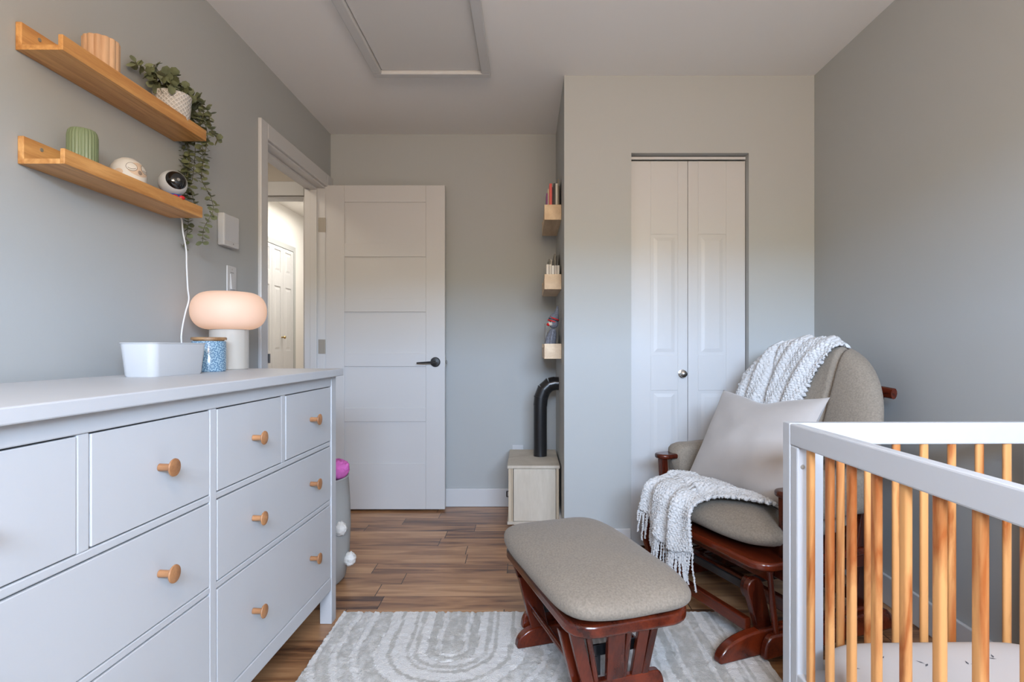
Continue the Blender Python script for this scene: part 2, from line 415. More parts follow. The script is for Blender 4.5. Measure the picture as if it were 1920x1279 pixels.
# ------------------------------------------------------------------ the room
LX, RX, BY, CY, NY, H = -1.265, 1.455, 3.678, 2.875, -1.15, 2.405
CX = .191                                   # corner of the closet block
bm = B(); bx(bm, -2.6, RX+.12, NY-.12, 8.0, -.1, 0); struct('floor', bm, M['floor'], smooth=False)
bm = B(); bx(bm, LX-.12, RX+.12, NY-.12, BY+.12, H, H+.1); struct('ceiling', bm, M['ceil'], smooth=False)
DY0, DY1, DZ = 2.749, 3.575, 2.037           # the door opening in the left wall
bm = B()
bx(bm, LX-.12, LX, NY, DY0, 0, H); bx(bm, LX-.12, LX, DY1, BY, 0, H); bx(bm, LX-.12, LX, DY0, DY1, DZ, H)
struct('wall_left', bm, M['wall'], smooth=False)
bm = B(); bx(bm, RX, RX+.12, NY, BY, 0, H); struct('wall_right', bm, M['wall'], smooth=False)
bm = B(); bx(bm, LX-.12, RX+.12, BY, BY+.12, 0, H); struct('wall_back', bm, M['wall'], smooth=False)
OX0, OX1, OZ = .530, 1.124, 2.013            # the closet opening
bm = B()
bx(bm, CX, OX0, CY, CY+.10, 0, H); bx(bm, OX1, RX, CY, CY+.10, 0, H); bx(bm, OX0, OX1, CY, CY+.10, OZ, H)
bx(bm, CX, CX+.10, CY+.10, BY, 0, H)
struct('wall_closet', bm, M['wall'], smooth=False)
bm = B()
bx(bm, LX-.12, WIN[0], NY-.12, NY, 0, H); bx(bm, WIN[1], RX+.12, NY-.12, NY, 0, H)
bx(bm, WIN[0], WIN[1], NY-.12, NY, 0, WIN[2]); bx(bm, WIN[0], WIN[1], NY-.12, NY, WIN[3], H)
struct('wall_front', bm, M['wall'], smooth=False)
# window trim behind the camera
bm = B()
for x0, x1, z0, z1 in ((WIN[0]-.07, WIN[0], WIN[2]-.07, WIN[3]+.07), (WIN[1], WIN[1]+.07, WIN[2]-.07, WIN[3]+.07), (WIN[0], WIN[1], WIN[3], WIN[3]+.07), (WIN[0], WIN[1], WIN[2]-.07, WIN[2])):
    bx(bm, x0, x1, NY, NY+.015, z0, z1)
struct('window_1', bm, M['white'], smooth=False)
# baseboards
def board(name, segs):
    bm = B()
    for s in segs: bx(bm, *s)
    struct(name, bm, M['white'], smooth=False, bevel=.004)
bh = .118
board('baseboard_back', [(LX, CX-.0, BY-.014, BY, 0, bh)])
board('baseboard_right', [(RX-.014, RX, NY, CY, 0, bh)])
board('baseboard_closet', [(CX, OX0-.005, CY-.014, CY, 0, bh), (OX1+.005, RX-.014, CY-.014, CY, 0, bh), (CX-.014, CX, CY-.014, BY-.014, 0, bh)])
board('baseboard_left', [(LX, LX+.014, NY, DY0-.075, 0, bh)])
# door casing and jamb of the open door
bm = B(); cw = .072
bx(bm, LX, LX+.018, DY0-cw, DY0, 0, DZ+cw+.006); bx(bm, LX, LX+.018, DY1, BY-.002, 0, DZ+cw+.006); bx(bm, LX, LX+.018, DY0, DY1, DZ, DZ+cw+.006)
struct('trim_1', bm, M['white'], smooth=False, bevel=.004)
bm = B()
bx(bm, LX-.125, LX+.004, DY0, DY0+.012, 0, DZ); bx(bm, LX-.125, LX+.004, DY1-.012, DY1, 0, DZ); bx(bm, LX-.125, LX+.004, DY0+.012, DY1-.012, DZ-.012, DZ)
bx(bm, LX-.085, LX-.045, DY0+.012, DY0+.024, 0, DZ-.012); bx(bm, LX-.085, LX-.045, DY1-.024, DY1-.012, 0, DZ-.012); bx(bm, LX-.085, LX-.045, DY0+.024, DY1-.024, DZ-.024, DZ-.012)
struct('trim_2', bm, M['white'], smooth=False, bevel=.002)
bm = B(); bx(bm, LX-.02, LX+.0215, DY0-.004, DY0+.014, .955, 1.0)
sp = obj('strike_plate', bm, M['black'], smooth=False)
sp.parent = bpy.data.objects['trim_2']
# the hall beyond
HY = 3.79
bm = B()
bx(bm, -2.52, -2.4, 1.2, HY+4.2, 0, 2.42)
struct('wall_hall_left', bm, M['hallwall'], smooth=False)
bm = B()
bx(bm, -1.475, LX-.125, HY, HY+.1, 0, 2.42); bx(bm, -2.4, -2.28, HY, HY+.1, 0, 2.42); bx(bm, -2.28, -1.475, HY, HY+.1, 2.035, 2.42)
struct('wall_hall_partition', bm, M['vestwall'], smooth=False)
bm = B(); bx(bm, -1.40, -1.28, HY+.1, HY+4.2, 0, 2.42); struct('wall_hall_right', bm, M['hallwall'], smooth=False)
bm = B(); bx(bm, -2.52, -1.28, HY+4.1, HY+4.2, 0, 2.42); bx(bm, -2.4, LX-.12, 1.2, 1.3, 0, 2.42); struct('wall_hall_end', bm, M['hallwall'], smooth=False)
bm = B(); bx(bm, -2.52, LX-.12, 1.2, HY+4.2, 2.42, 2.5); struct('ceiling_hall', bm, M['hallwall'], smooth=False)
bm = B()
bx(bm, -1.475, LX-.125, HY-.018, HY, 0, 2.13); bx(bm, -2.28-.09, -2.28, HY-.018, HY, 0, 2.13); bx(bm, -2.28, -1.475, HY-.018, HY, 2.035, 2.13)
bx(bm, -1.487, -1.475, HY, HY+.1, 0, 2.035); bx(bm, -2.28, -1.475, HY, HY+.1, 2.023, 2.035)
struct('trim_3', bm, M['white'], smooth=False, bevel=.004)

# ------------------------------------------------------------------ doors
def slab(bm, x0, x1, z0, z1, cols, panels, y, t, dep, raise_=0):
    """door face at y (towards -y), thickness t; panels = z ranges, cols = x ranges; recess dep, raised field"""
    bx(bm, x0, x1, y+dep, y+t, z0, z1)
    xs = [x0]+[c for r in cols for c in r]+[x1]
    for i in range(0, len(xs), 2): bx(bm, xs[i], xs[i+1], y, y+dep, z0, z1)
    for (a, b_) in cols:
        zs = [z0]+[c for r in sorted(panels) for c in r]+[z1]
        for i in range(0, len(zs), 2): bx(bm, a, b_, y, y+dep, zs[i], zs[i+1])
        if raise_:
            for (p, q) in panels:
                i0, i1 = .016, .034
                A = [(a+i0, p+i0), (b_-i0, p+i0), (b_-i0, q-i0), (a+i0, q-i0)]
                Bq = [(a+i1, p+i1), (b_-i1, p+i1), (b_-i1, q-i1), (a+i1, q-i1)]
                va = [bm.verts.new((u, y+dep, v)) for u, v in A]; vb = [bm.verts.new((u, y+dep-raise_, v)) for u, v in Bq]
                for k in range(4): bm.faces.new((va[k], va[(k+1)%4], vb[(k+1)%4], vb[k]))
                bm.faces.new(vb)
# the room door, open flat along the back wall
d = thing('door_1', 'white five-panel door standing open against the back wall', 'door', (LX+.002, 3.568, 0)); d['kind'] = 'structure'
Ls = F/3.568
zz = lambda py: EYE-(py-648)/Ls
bm = B()
slab(bm, 0, .752, .012, 2.046, [((644-608)/Ls, (797-608)/Ls)], [(zz(456), zz(379)), (zz(559.5), zz(481.6)), (zz(662), zz(585)), (zz(765), zz(687.6)), (zz(869), zz(791))], 0, .035, .007)
obj('door_leaf', bm, M['door'], d, smooth=False, bevel=.0025)
bm = B(); hx = (815-608)/Ls; hz = zz(679)
RY = Matrix.Rotation(PI/2, 4, 'X')
lathe(bm, [(0, 0), (.031, 0), (.031, .006), (.027, .010), (.012, .011), (.012, .05), (0, .05)], 28, Matrix.Translation((hx, 0, hz)) @ RY)
h = obj('handle', bm, M['black'], d)
bm = B(); tube(bm, [(hx+.008, -.047, hz), (hx-.03, -.05, hz-.001), (hx-.07, -.05, hz-.003), (hx-.108, -.046, hz-.005)], [.011, .0095, .008, .007], 12, .75); obj('lever', bm, M['black'], h)
bm = B(); bx(bm, .752, .7535, .004, .031, hz-.03, hz+.03); lp = obj('latch_plate', bm, M['nickel'], d, smooth=False)
bm = B(); bx(bm, .7535, .764, .010, .025, hz-.009, hz+.009); obj('latch', bm, M['chrome'], lp, smooth=False, bevel=.003)
for py in (422, 650, 905):
    bm = B(); bx(bm, -.040, -.003, -.0068, -.0055, zz(py)-.045, zz(py)+.045); bx(bm, -.004, .004, -.007, .001, zz(py)-.045, zz(py)+.045)
    obj('hinge', bm, M['nickel'], d, smooth=False, bevel=.0015)
# the closet bifold
LEAFZ = [(.20, .81), (.99, 1.61), (1.75, 1.96)]
d = thing('door_2', 'white two-leaf folding closet door with one round knob', 'closet door', (OX0, CY+.04, 0)); d['kind'] = 'structure'
wl = (OX1-OX0-.008)/2
for k in range(2):
    x0 = .003+k*(wl+.002)
    bm = B(); slab(bm, x0, x0+wl, .015, 1.985, [(x0+.098+.006*(1-2*k), x0+wl-.05-.048*k)] if k == 0 else [(x0+.052, x0+wl-.098)], LEAFZ[:2], 0, .032, .0024, .0022)
    obj('door_leaf', bm, M['leaf_door'], d, smooth=False, bevel=.0015)
bm = B(); bx(bm, 0, OX1-OX0, .005, .03, 1.995, OZ-.004); obj('track', bm, M['white'], d, smooth=False)
bm = B(); kx = (1279-987)/(F/(CY+.04))-OX0
lathe(bm, [(0, 0), (.021, 0), (.021, .003), (.011, .006), (.009, .014), (.014, .020), (.0185, .028), (.017, .036), (.008, .041), (0, .042)], 28, Matrix.Translation((kx, 0, EYE-(701-648)/(F/2.9))) @ RY)
obj('knob', bm, M['chrome'], d)
bm = B(); bx(bm, OX0-.05, OX1+.05, CY+.25, CY+.26, 0, 2.2); struct('closet_shade_sheet', bm, M['dark'], smooth=False)  # added black sheet, stands for the closet's darkness behind the doors
# the hall bifold
d = thing('door_3', 'white folding door with a brass knob down the bright hall', 'closet door', (-2.4, 4.85, 0)); d['kind'] = 'structure'
RZ90 = Matrix.Rotation(PI/2, 4, 'Z')
bm = B(); bx(bm, 0, .015, -.07, 0, 0, 2.05); bx(bm, 0, .015, .98, 1.03, 0, 2.05); bx(bm, 0, .015, 0, .98, 2.0, 2.05); obj('frame', bm, M['nickel'] if 0 else M['wall'], d, smooth=False)
for k in range(4):
    bm = B(); slab(bm, k*.245+.002, k*.245+.243, .01, 1.995, [(k*.245+.055, k*.245+.19)], LEAFZ, -.012, .012, .006, .004)
    bmesh.ops.transform(bm, matrix=RZ90, verts=bm.verts[:])
    obj('door_leaf', bm, M['white'], d, smooth=False, bevel=.0015)
bm = B(); lathe(bm, [(0, 0), (.008, .0), (.008, .02), (.016, .03), (.012, .04), (0, .042)], 16, Matrix.Translation((.012, .70, 1.12)) @ Matrix.Rotation(PI/2, 4, 'Y')); obj('knob', bm, M['brass'], d)

# ------------------------------------------------------------------ attic hatch in the ceiling
t = thing('attic_hatch', 'white framed attic hatch set in the ceiling', 'hatch', (0, 0, H))
hx0, hx1, hy1, hy0, fw = -.760, -.178, 2.855, 2.06, .045
bm = B()
for q in ((hx0, hx1, hy1-fw, hy1), (hx0, hx1, hy0, hy0+fw), (hx0, hx0+fw, hy0+fw, hy1-fw), (hx1-fw, hx1, hy0+fw, hy1-fw)): bx(bm, *q, -.024, 0)
obj('frame', bm, M['white'], t, smooth=False, bevel=.005)
bm = B(); bx(bm, hx0+fw+.003, hx1-fw-.003, hy0+fw+.003, hy1-fw-.004, -.006, 0); obj('panel', bm, M['hatchp'], t, smooth=False)
bm = B(); bx(bm, hx0+fw, hx1-fw, hy1-fw-.004, hy1-fw, -.003, 0); obj('gap', bm, M['dark'], t, smooth=False)  # black strip colours the panel gap as shade

# ------------------------------------------------------------------ dresser
DR = math.radians(-1.75)
dr = thing('dresser', 'long white eight-drawer dresser with round wooden knobs on the left wall', 'dresser', (-.725, 2.167, 0), DR)
# local: x = 0 at the front of the legs (front faces +x), y = 0 at the far end, running to -1.6
W, DP = 1.60, .445
bm = B(); bx(bm, -DP-.03, .022, -W-.02, .02, .925, .952); obj('top', bm, M['dresser'], dr, smooth=False, bevel=.003)
bm = B()
bx(bm, -DP, -.045, -.03, -.008, .13, .925); bx(bm, -DP, -.045, -W+.008, -W+.03, .13, .925)
bx(bm, -DP+.0, -DP+.01, -W+.03, -.03, .13, .925); bx(bm, -DP, -.05, -W+.03, -.03, .13, .145)
bx(bm, -.045, -.0015, -W+.045, -.045, .888, .925)          # top rail
bx(bm, -.045, -.0015, -W+.045, -.045, .128, .176)          # bottom rail
for z0, z1 in ((.667, .683), (.449, .465)): bx(bm, -.045, -.004, -W+.045, -.045, z0, z1)
bx(bm, -.05, -.003, -W/2-.014, -W/2+.014, .176, .888)
for yc in (-.43+.0, -W+.415): bx(bm, -.05, -.004, yc-.013, yc+.013, .683, .888)
obj('body', bm, M['dresser'], dr, smooth=False, bevel=.0025)
bm = B(); bx(bm, -.30, -.049, -W+.05, -.05, .15, .915); obj('drawer_shade', bm, M['dark'], dr, smooth=False)  # black box paints the shade seen through the drawer gaps
for y0 in (-.045, -W):
    for x0 in (-.045, -DP):
        bm = B(); bx(bm, x0, x0+.045, y0, y0+.045, 0, .925); obj('leg', bm, M['dresser'], dr, smooth=False, bevel=.0025)
def knob_at(y, z, par):
    bm = B(); lathe(bm, [(0, 0), (.0078, 0), (.0072, .024), (.0085, .0275), (.0172, .0290), (.0188, .0310), (.0182, .0332), (.012, .0350), (0, .0355)], 26, Matrix.Translation((-.002, y, z)) @ Matrix.Rotation(PI/2, 4, 'Y'))
    obj('knob', bm, M['knob'], par)
def drawer(y0, y1, z0, z1, knobs):
    bm = B(); g_ = .0032
    bx(bm, -.028, -.003, y0+g_, y1-g_, z0+g_, z1-g_)
    o = obj('drawer', bm, M['dresser'], dr, smooth=False, bevel=.0014)
    for y in knobs: knob_at(y, (z0+z1)/2+.003, o)
rows = [(.683, .888), (.465, .667), (.176, .449)]
for c0, c1, mid in ((-W/2+.014, -.045, -.43), (-W+.045, -W/2-.014, -W+.415)):
    z0, z1 = rows[0]
    ka, kb = c0+.26*(c1-c0), c0+.76*(c1-c0)
    ka = (c0+mid-.013)/2; kb = (c1+mid+.013)/2
    if c0 < -W/2-.1: ka -= .03
    drawer(c0, mid-.013, z0, z1, [ka]); drawer(mid+.013, c1, z0, z1, [kb])
    for z0, z1 in rows[1:]: drawer(c0, c1, z0, z1, [ka, kb])

# things on the dresser
TZ = .952
# white bin
t = thing('storage_bin', 'white plastic bin with rounded corners on the dresser', 'bin', (-1.073, 1.690, TZ), DR-.05)
bm = B()
def rr(a, b, r, n=6):
    P_ = []
    for cx, cy, a0 in ((a-r, b-r, 0), (-a+r, b-r, PI/2), (-a+r, -b+r, PI), (a-r, -b+r, 3*PI/2)):
        for k in range(n+1):
            q = a0+PI/2*k/n; P_.append((cx+r*math.cos(q), cy+r*math.sin(q)))
    return P_
def loft(bm, rings, cap0=True, cap1=False):
    V = [[bm.verts.new(p) for p in R] for R in rings]; n = len(V[0])
    for A, Q in zip(V, V[1:]):
        for k in range(n): bm.faces.new((A[k], A[(k+1)%n], Q[(k+1)%n], Q[k]))
    if cap0: bm.faces.new(V[0][::-1])
    if cap1: bm.faces.new(V[-1])
R3 = lambda a, b, r, z: [(x, y, z) for x, y in rr(a, b, r)]
loft(bm, [R3(.046, .106, .020, 0), R3(.049, .109, .022, .004), R3(.0555, .118, .024, .092), R3(.058, .1205, .026, .094), R3(.058, .1205, .026, .096), R3(.0535, .116, .023, .096), R3(.046, .107, .021, .006)], True, True)
obj('bin_body', bm, M['plastic'], t)
# canister
t = thing('canister', 'blue patterned ceramic canister with a wooden lid beside the lamp', 'canister', (-1.080, 1.935, TZ))
bm = B(); lathe(bm, [(0, 0), (.050, 0), (.053, .003), (.053, .100), (.051, .103), (0, .103)], 48); obj('jar', bm, M['tile'], t)
bm = B(); lathe(bm, [(0, .1035), (.047, .1035), (.047, .107), (.0545, .107), (.0545, .1145), (.053, .116), (0, .116)], 48); obj('lid', bm, M['lid'], t)
# lamp
t = thing('table_lamp', 'mushroom table lamp with glowing oval shade on the dresser', 'lamp', (-1.100, 2.105, TZ))
bm = B(); lathe(bm, [(0, 0), (.063, 0), (.066, .003), (.066, .148), (.062, .152), (.0, .152)], 48); obj('base', bm, M['ceramic'], t)
bm = B(); 
pr = []
for k in range(29):
    a = -PI/2+PI*k/28
    c, s_ = math.cos(a), math.sin(a)
    pr.append((.060+.068*abs(c)**.85 if 0 < k < 28 else .06, .216+.069*(abs(s_)**.95)*(1 if s_ > 0 else -1)))
pr = [(.0, pr[0][1])]+pr+[(0, pr[-1][1])]
lathe(bm, pr, 64); obj('lamp_shade', bm, M['opal'], t)

# ------------------------------------------------------------------ wall shelves and what stands on them
def ledge(name, label, y0, y1, z):
    t = thing(name, label, 'shelf', (LX, (y0+y1)/2, z), 0, 'bamboo picture ledges on the left wall')
    h = (y1-y0)/2
    bm = B(); bx(bm, .0005, .016, -h, h, 0, .070); bk = obj('back_plate', bm, M['bamboo'], t, smooth=False, bevel=.002)
    bm = B(); bx(bm, .016, .106, -h, h, 0, .013); obj('shelf_board', bm, M['bamboo'], t, smooth=False, bevel=.001)
    bm = B(); bx(bm, .106, .118, -h, h, 0, .039); obj('front_lip', bm, M['bamboo'], t, smooth=False, bevel=.002)
    for yy in (-h+.052, h-.085):
        bm = B(); lathe(bm, [(0, 0), (.005, 0), (.005, .0015), (0, .0015)], 14, Matrix.Translation((.016, yy, .052)) @ Matrix.Rotation(PI/2, 4, 'Y')); obj('screw', bm, M['nickel'], bk)
    return t
ledge('wall_shelf', 'upper bamboo wall ledge holding the potted eucalyptus', 1.407, 2.040, 1.772)
ledge('wall_shelf', 'lower bamboo wall ledge holding the green jar and owl', 1.413, 2.016, 1.4917)
U, V_ = 1.772+.0131, 1.4917+.0131
t = thing('wooden_cup', 'scalloped pale wood cup on the upper ledge', 'cup', (-1.199, 1.604, U))
bm = B(); sc = lambda k, d: (lambda a, z: 1-d*(1-abs(math.sin(a*k/2))))
lathe(bm, [(0, 0), (.042, 0), (.044, .002), (.045, .112), (.043, .114), (.038, .114), (.036, .02), (0, .02)], 168, rad=sc(14, .07)); obj('cup_body', bm, M['cup'], t)
t = thing('ribbed_jar', 'ribbed sage green ceramic jar on the lower ledge', 'jar', (-1.203, 1.542, V_))
bm = B(); lathe(bm, [(0, 0), (.030, 0), (.034, .005), (.0355, .02), (.0355, .100), (.033, .112), (.029, .118), (.022, .120), (.020, .118), (.018, .10), (0, .10)], 180, rad=sc(26, .05)); obj('jar_body', bm, M['sage'], t)
# owl night light
t = thing('owl_night_light', 'round cream owl night light with closed eyes on the lower ledge', 'night light', (-1.199, 1.712, V_), math.radians(-17))
bm = B(); lathe(bm, [(0, 0), (.032, 0), (.042, .010), (.0475, .03), (.048, .048), (.044, .068), (.034, .085), (.018, .096), (0, .099)], 48); o = obj('owl_body', bm, M['owl'], t)
# local +X of the owl looks towards the room
def on_owl(az, z, lift=0):
    prof = [(.032, 0), (.042, .010), (.0475, .03), (.048, .048), (.044, .068), (.034, .085), (.018, .096)]
    for (r0, z0), (r1, z1) in zip(prof, prof[1:]):
        if z0 <= z <= z1: r = r0+(r1-r0)*(z-z0)/(z1-z0); n = Vector((z1-z0, 0, r0-r1)).normalized()
    Rz = Matrix.Rotation(az, 3, 'Z')
    return Rz @ Vector((r, 0, z))+Rz @ n*lift, Rz @ n
def disc_on(par, name, az, z, ry, rz_, mat, lift, ring=0):
    c, n = on_owl(az, z); a, b = frame_axes(n, Vector((0, 0, 1)))
    bm = B()
    if ring: 
        tube(bm, [on_owl(az+ry*math.cos(q)/.046, z+rz_*math.sin(q), .0008)[0] for q in [2*PI*k/28 for k in range(29)]], ring, 6, caps=False)
    else:
        nr_, na_ = 4, 24
        grid(bm, na_, nr_, lambda u, v: on_owl(az+ry*v*math.cos(2*PI*u)/.046, z+rz_*v*math.sin(2*PI*u), lift)[0], True)
    return obj(name, bm, mat, par)
disc_on(t, 'face_patch', 0.02, .060, .034, .021, M['owlface'], .0004)
for s_ in (-1, 1):
    e_ = disc_on(t, 'eye', s_*.46, .064, .0145, .0125, M['owl'], .0011)
    disc_on(e_, 'eye_ring', s_*.46, .064, .0145, .0125, M['ring'], 0, .0007)
    bm = B(); tube(bm, [on_owl(s_*.46+.010*q/.046, .0605-.004*(1-q*q), .0016)[0] for q in (-1, -.6, -.2, .2, .6, 1)], .0007, 6); obj('eyelash_line', bm, M['ring'], e_)
    disc_on(t, 'cheek', s_*1.15, .046, .011, .009, M['owlface'], .0006)
disc_on(t, 'beak', 0, .050, .006, .0065, M['beak'], .0012)
# baby camera
t = thing('baby_monitor_camera', 'white ball camera with black face and blue collar on the lower ledge', 'camera', (-1.184, 1.905, V_), math.radians(-38))
bm = B(); lathe(bm, [(0, 0), (.026, 0), (.030, .004), (.030, .012), (.026, .016), (0, .016)], 36); obj('base', bm, M['plastic'], t)
bm = B(); lathe(bm, [(0, .0165), (.030, .0165), (.0335, .022), (.033, .032), (.029, .038), (0, .038)], 36); cl = obj('collar', bm, M['blue'], t)
for s_ in (-1, 1):
    bm = B(); ell(bm, (.031, s_*.010+.006, .0285), (.006, .010, .007)); obj('bow', bm, M['red'], cl)
bm = B(); ell(bm, (0, 0, .078), (.043, .043, .042), 36, 24); hd = obj('head', bm, M['plastic'], t)
bm = B(); ell(bm, (.0165, 0, .081), (.0300, .0350, .034), 36, 24, Matrix.Rotation(-.15, 4, 'Y')); fc = obj('face_screen', bm, M['gloss'], hd)
bm = B(); lathe(bm, [(.0350, -.0015), (.0375, 0), (.0350, .003)], 36, Matrix.Translation((.0205, 0, .082)) @ Matrix.Rotation(PI/2-.15, 4, 'Y')); obj('face_rim', bm, M['plastic'], hd)
bm = B(); lathe(bm, [(0, 0), (.006, 0), (.005, .0012), (0, .0015)], 16, Matrix.Translation((.0462, 0, .083)) @ Matrix.Rotation(PI/2-.1, 4, 'Y')); obj('lens', bm, M['chrome'], fc)
# its cord
P_ = [(-1.225, 1.93, V_+.004), (-1.235, 1.985, V_+.003), (-1.245, 2.022, V_-.004)]
pts = [(340, 410, 2.035), (343, 435, 2.04), (349, 468, 2.05), (350, 500, 2.05), (352, 540, 2.05), (354, 562, 2.055), (348, 585, 2.05), (343, 608, 2.045), (340, 630, 2.04), (340, 650, 2.04)]
def spline(P, n=6):
    P = [Vector(p) for p in P]; out = []
    for i in range(len(P)-1):
        p0, p1, p2, p3 = P[max(i-1, 0)], P[i], P[i+1], P[min(i+2, len(P)-1)]
        for k in range(n):
            t_ = k/n
            out.append(.5*((2*p1)+(-p0+p2)*t_+(2*p0-5*p1+4*p2-p3)*t_**2+(-p0+3*p1-3*p2+p3)*t_**3))
    out.append(P[-1]); return out
bm = B(); tube(bm, spline(P_+[at(*p) for p in pts]+[(-1.245, 2.03, TZ+.003)]), .0028, 8)
tag(obj('power_cord', bm, M['cord']), 'white cord hanging from the lower ledge down behind the lamp', 'cord')
# eucalyptus
PT = thing('potted_eucalyptus', 'trailing eucalyptus in a white embossed pot on the upper ledge', 'plant', (-1.198, 1.925, U))
bm = B(); lathe(bm, [(0, 0), (.047, 0), (.050, .003), (.057, .095), (.0585, .099), (.057, .101), (.053, .099), (.052, .085), (0, .085)], 56); pt = obj('pot', bm, M['weave'], PT)
bm = B(); lathe(bm, [(0, .0855), (.0515, .0855), (.03, .091), (0, .093)], 30); obj('soil', bm, M['cork'], pt)
def leaf(bm, c, d, up, L, Wd):
    d = d.normalized(); sd = d.cross(up); sd = sd.normalized() if sd.length > 1e-5 else Vector((1, 0, 0)); nn = sd.cross(d)
    ring = [(0, 0), (.25, .36), (.5, .5), (.78, .42), (1, .05), (.78, -.42), (.5, -.5), (.25, -.36)]
    vs = [bm.verts.new(c+d*L*a+sd*Wd*b+nn*L*(.10*a*a+.22*b*b)) for a, b in ring]
    mid = bm.verts.new(c+d*L*.5-nn*L*.02)
    for k in range(8): bm.faces.new((mid, vs[k], vs[(k+1)%8]))
def vine(path, dens=.0115, size=.024, parent=PT):
    O = Vector(PT.location); P2 = [p-O for p in spline(path, 8)]
    bm = B(); tube(bm, P2, .0011, 5)
    bl = B(); acc = 0; k = 0
    for a, b in zip(P2, P2[1:]):
        acc += (b-a).length
        if acc > dens:
            acc = 0; k += 1
            dd = (b-a).normalized(); x, y = frame_axes(dd)
            th = k*1.3+random.uniform(-.3, .3)
            for sg in (0, PI):
                rad = x*math.cos(th+sg)+y*math.sin(th+sg)
                lx_ = (b+O).x+rad.x*.02
                if lx_ < LX+.004: rad.x = abs(rad.x)
                L = size*random.uniform(.75, 1.2)
                leaf(bl, b, rad*1.0+dd*random.uniform(-.1, .6), dd*-.5+Vector((random.uniform(.1, .9), random.uniform(-.9, .1), random.uniform(-.2, .5))), L, L*.95)
    o = obj('trailing_vine', bl, M['leaf'], parent); obj('stem', bm, M['stem'], o)
rim = Vector((-1.198, 1.925, U+.095))
def hang(pl, y=2.07, start=None, **k):
    pp = [at(px, py, y) for px, py in pl]
    s0 = start or Vector((-1.19, 1.965, U+.092))
    s1 = (s0+pp[0])/2+Vector((0, 0, .018))
    vine([s0, s1]+pp, **k)
hang([(352, 232), (337, 268), (336, 300), (342, 335), (346, 368), (352, 400), (352, 430), (344, 462)], 2.085)
hang([(358, 232), (352, 272), (356, 300), (352, 335), (362, 372), (366, 390)], 2.08)
hang([(362, 228), (346, 275), (342, 310), (350, 340), (352, 372)], 2.10)
hang([(372, 205), (378, 262), (381, 300), (378, 335), (386, 352), (396, 372), (400, 392), (392, 410), (382, 430), (380, 456)], 2.065)
hang([(370, 200), (388, 245), (386, 280), (380, 312), (377, 332)], 2.06)
hang([(365, 190), (388, 205), (394, 232), (400, 250), (411, 264)], 2.03)
hang([(362, 180), (376, 190), (381, 215), (376, 232)], 2.0, dens=.011, size=.019)
hang([(362, 240), (366, 275), (364, 310), (360, 340)], 2.095)
for q, tip in enumerate([(-1.235, 1.80, .155), (-1.20, 1.835, .165), (-1.22, 1.86, .15), (-1.17, 1.84, .135), (-1.18, 1.90, .165), (-1.20, 1.925, .16), (-1.16, 1.93, .14), (-1.20, 1.985, .145), (-1.15, 1.985, .125), (-1.165, 1.86, .12)]):
    e_ = Vector((tip[0], tip[1], U+tip[2]-.005)); s0 = rim+(e_-rim)*Vector((.25, .25, 0)) if 0 else Vector((rim.x+(tip[0]-rim.x)*.4, rim.y+(tip[1]-rim.y)*.35, rim.z-.008))
    vine([s0, (s0+e_)/2+Vector((0, 0, .015)), e_, e_+Vector((.006, -.008, -.012))], dens=.0105, size=.027)

# thermostat and switch
t = thing('thermostat', 'white wall thermostat beside the door casing', 'thermostat', (LX, 2.387, 1.452))
bm = B(); bx(bm, .0005, .030, -.062, .062, 0, .134); bd = obj('housing', bm, M['plastic'], t, smooth=False, bevel=.006, seg=3)
bm = B(); bx(bm, .0302, .0308, -.054, .054, .022, .128); obj('front_face', bm, M['screen'], bd, smooth=False)
bm = B(); bx(bm, .0302, .0306, .008, .014, .012, .017); obj('indicator', bm, M['print'], bd, smooth=False)
t = thing('light_switch', 'white rocker light switch behind the lamp', 'light switch', (LX, 2.432, 1.245))
bm = B(); bx(bm, .0005, .007, -.038, .038, 0, .134); pl = obj('switch_plate', bm, M['plastic'], t, smooth=False, bevel=.003)
bm = B(); prism(bm, [(.0065, .034), (.0145, .034), (.009, .100), (.0065, .100)], -.016, .016, 'xz'); obj('rocker', bm, M['plastic'], t, smooth=False, bevel=.001)
bm = B(); bx(bm, .0071, .0075, -.014, .014, .1045, .107); obj('print', bm, M['print'], pl, smooth=False)
for z in (.014, .12):
    bm = B(); lathe(bm, [(0, 0), (.003, 0), (.0025, .001), (0, .001)], 10, Matrix.Translation((.007, 0, z)) @ Matrix.Rotation(PI/2, 4, 'Y')); obj('screw', bm, M['nickel'], pl)
t = thing('wall_outlet', 'white wall outlet above the plywood box', 'outlet', (-.055, BY, .282))
bm = B(); bx(bm, -.036, .036, -.006, -.0005, 0, .115); pl = obj('cover_plate', bm, M['plastic'], t, smooth=False, bevel=.002)
for z in (.035, .080):
    bm = B(); bx(bm, -.016, .016, -.008, -.006, z-.013, z+.013); obj('socket', bm, M['plastic'], pl, smooth=False, bevel=.003)

# ------------------------------------------------------------------ laundry basket beyond the dresser
t = thing('laundry_basket', 'grey cloth basket with cream pompoms at the far end of the dresser', 'basket', (-.970, 2.50, 0))
bm = B()
def wob(a, z): return 1+.015*math.sin(3*a+z*9)
lathe(bm, [(0, .002), (.150, .002), (.166, .02), (.182, .12), (.190, .25), (.189, .36), (.183, .455), (.186, .462), (.182, .466), (.176, .455), (.180, .3), (.17, .05), (0, .03)], 64, rad=wob); obj('basket_body', bm, M['canvas'], t)
for az, z in ((-25, .262), (-4, .108), (-75, .07)):
    a = math.radians(az); bm = B(); ell(bm, (0, 0, 0), (.026, .026, .03), 30, 20)
    for v in bm.verts:
        v.co *= 1+.18*noise.noise(v.co*130+Vector((az, z, 0)))
    bmesh.ops.translate(bm, verts=bm.verts[:], vec=(math.cos(a)*.199, math.sin(a)*.199, z)); obj('pompom', bm, M['pompom'], t)
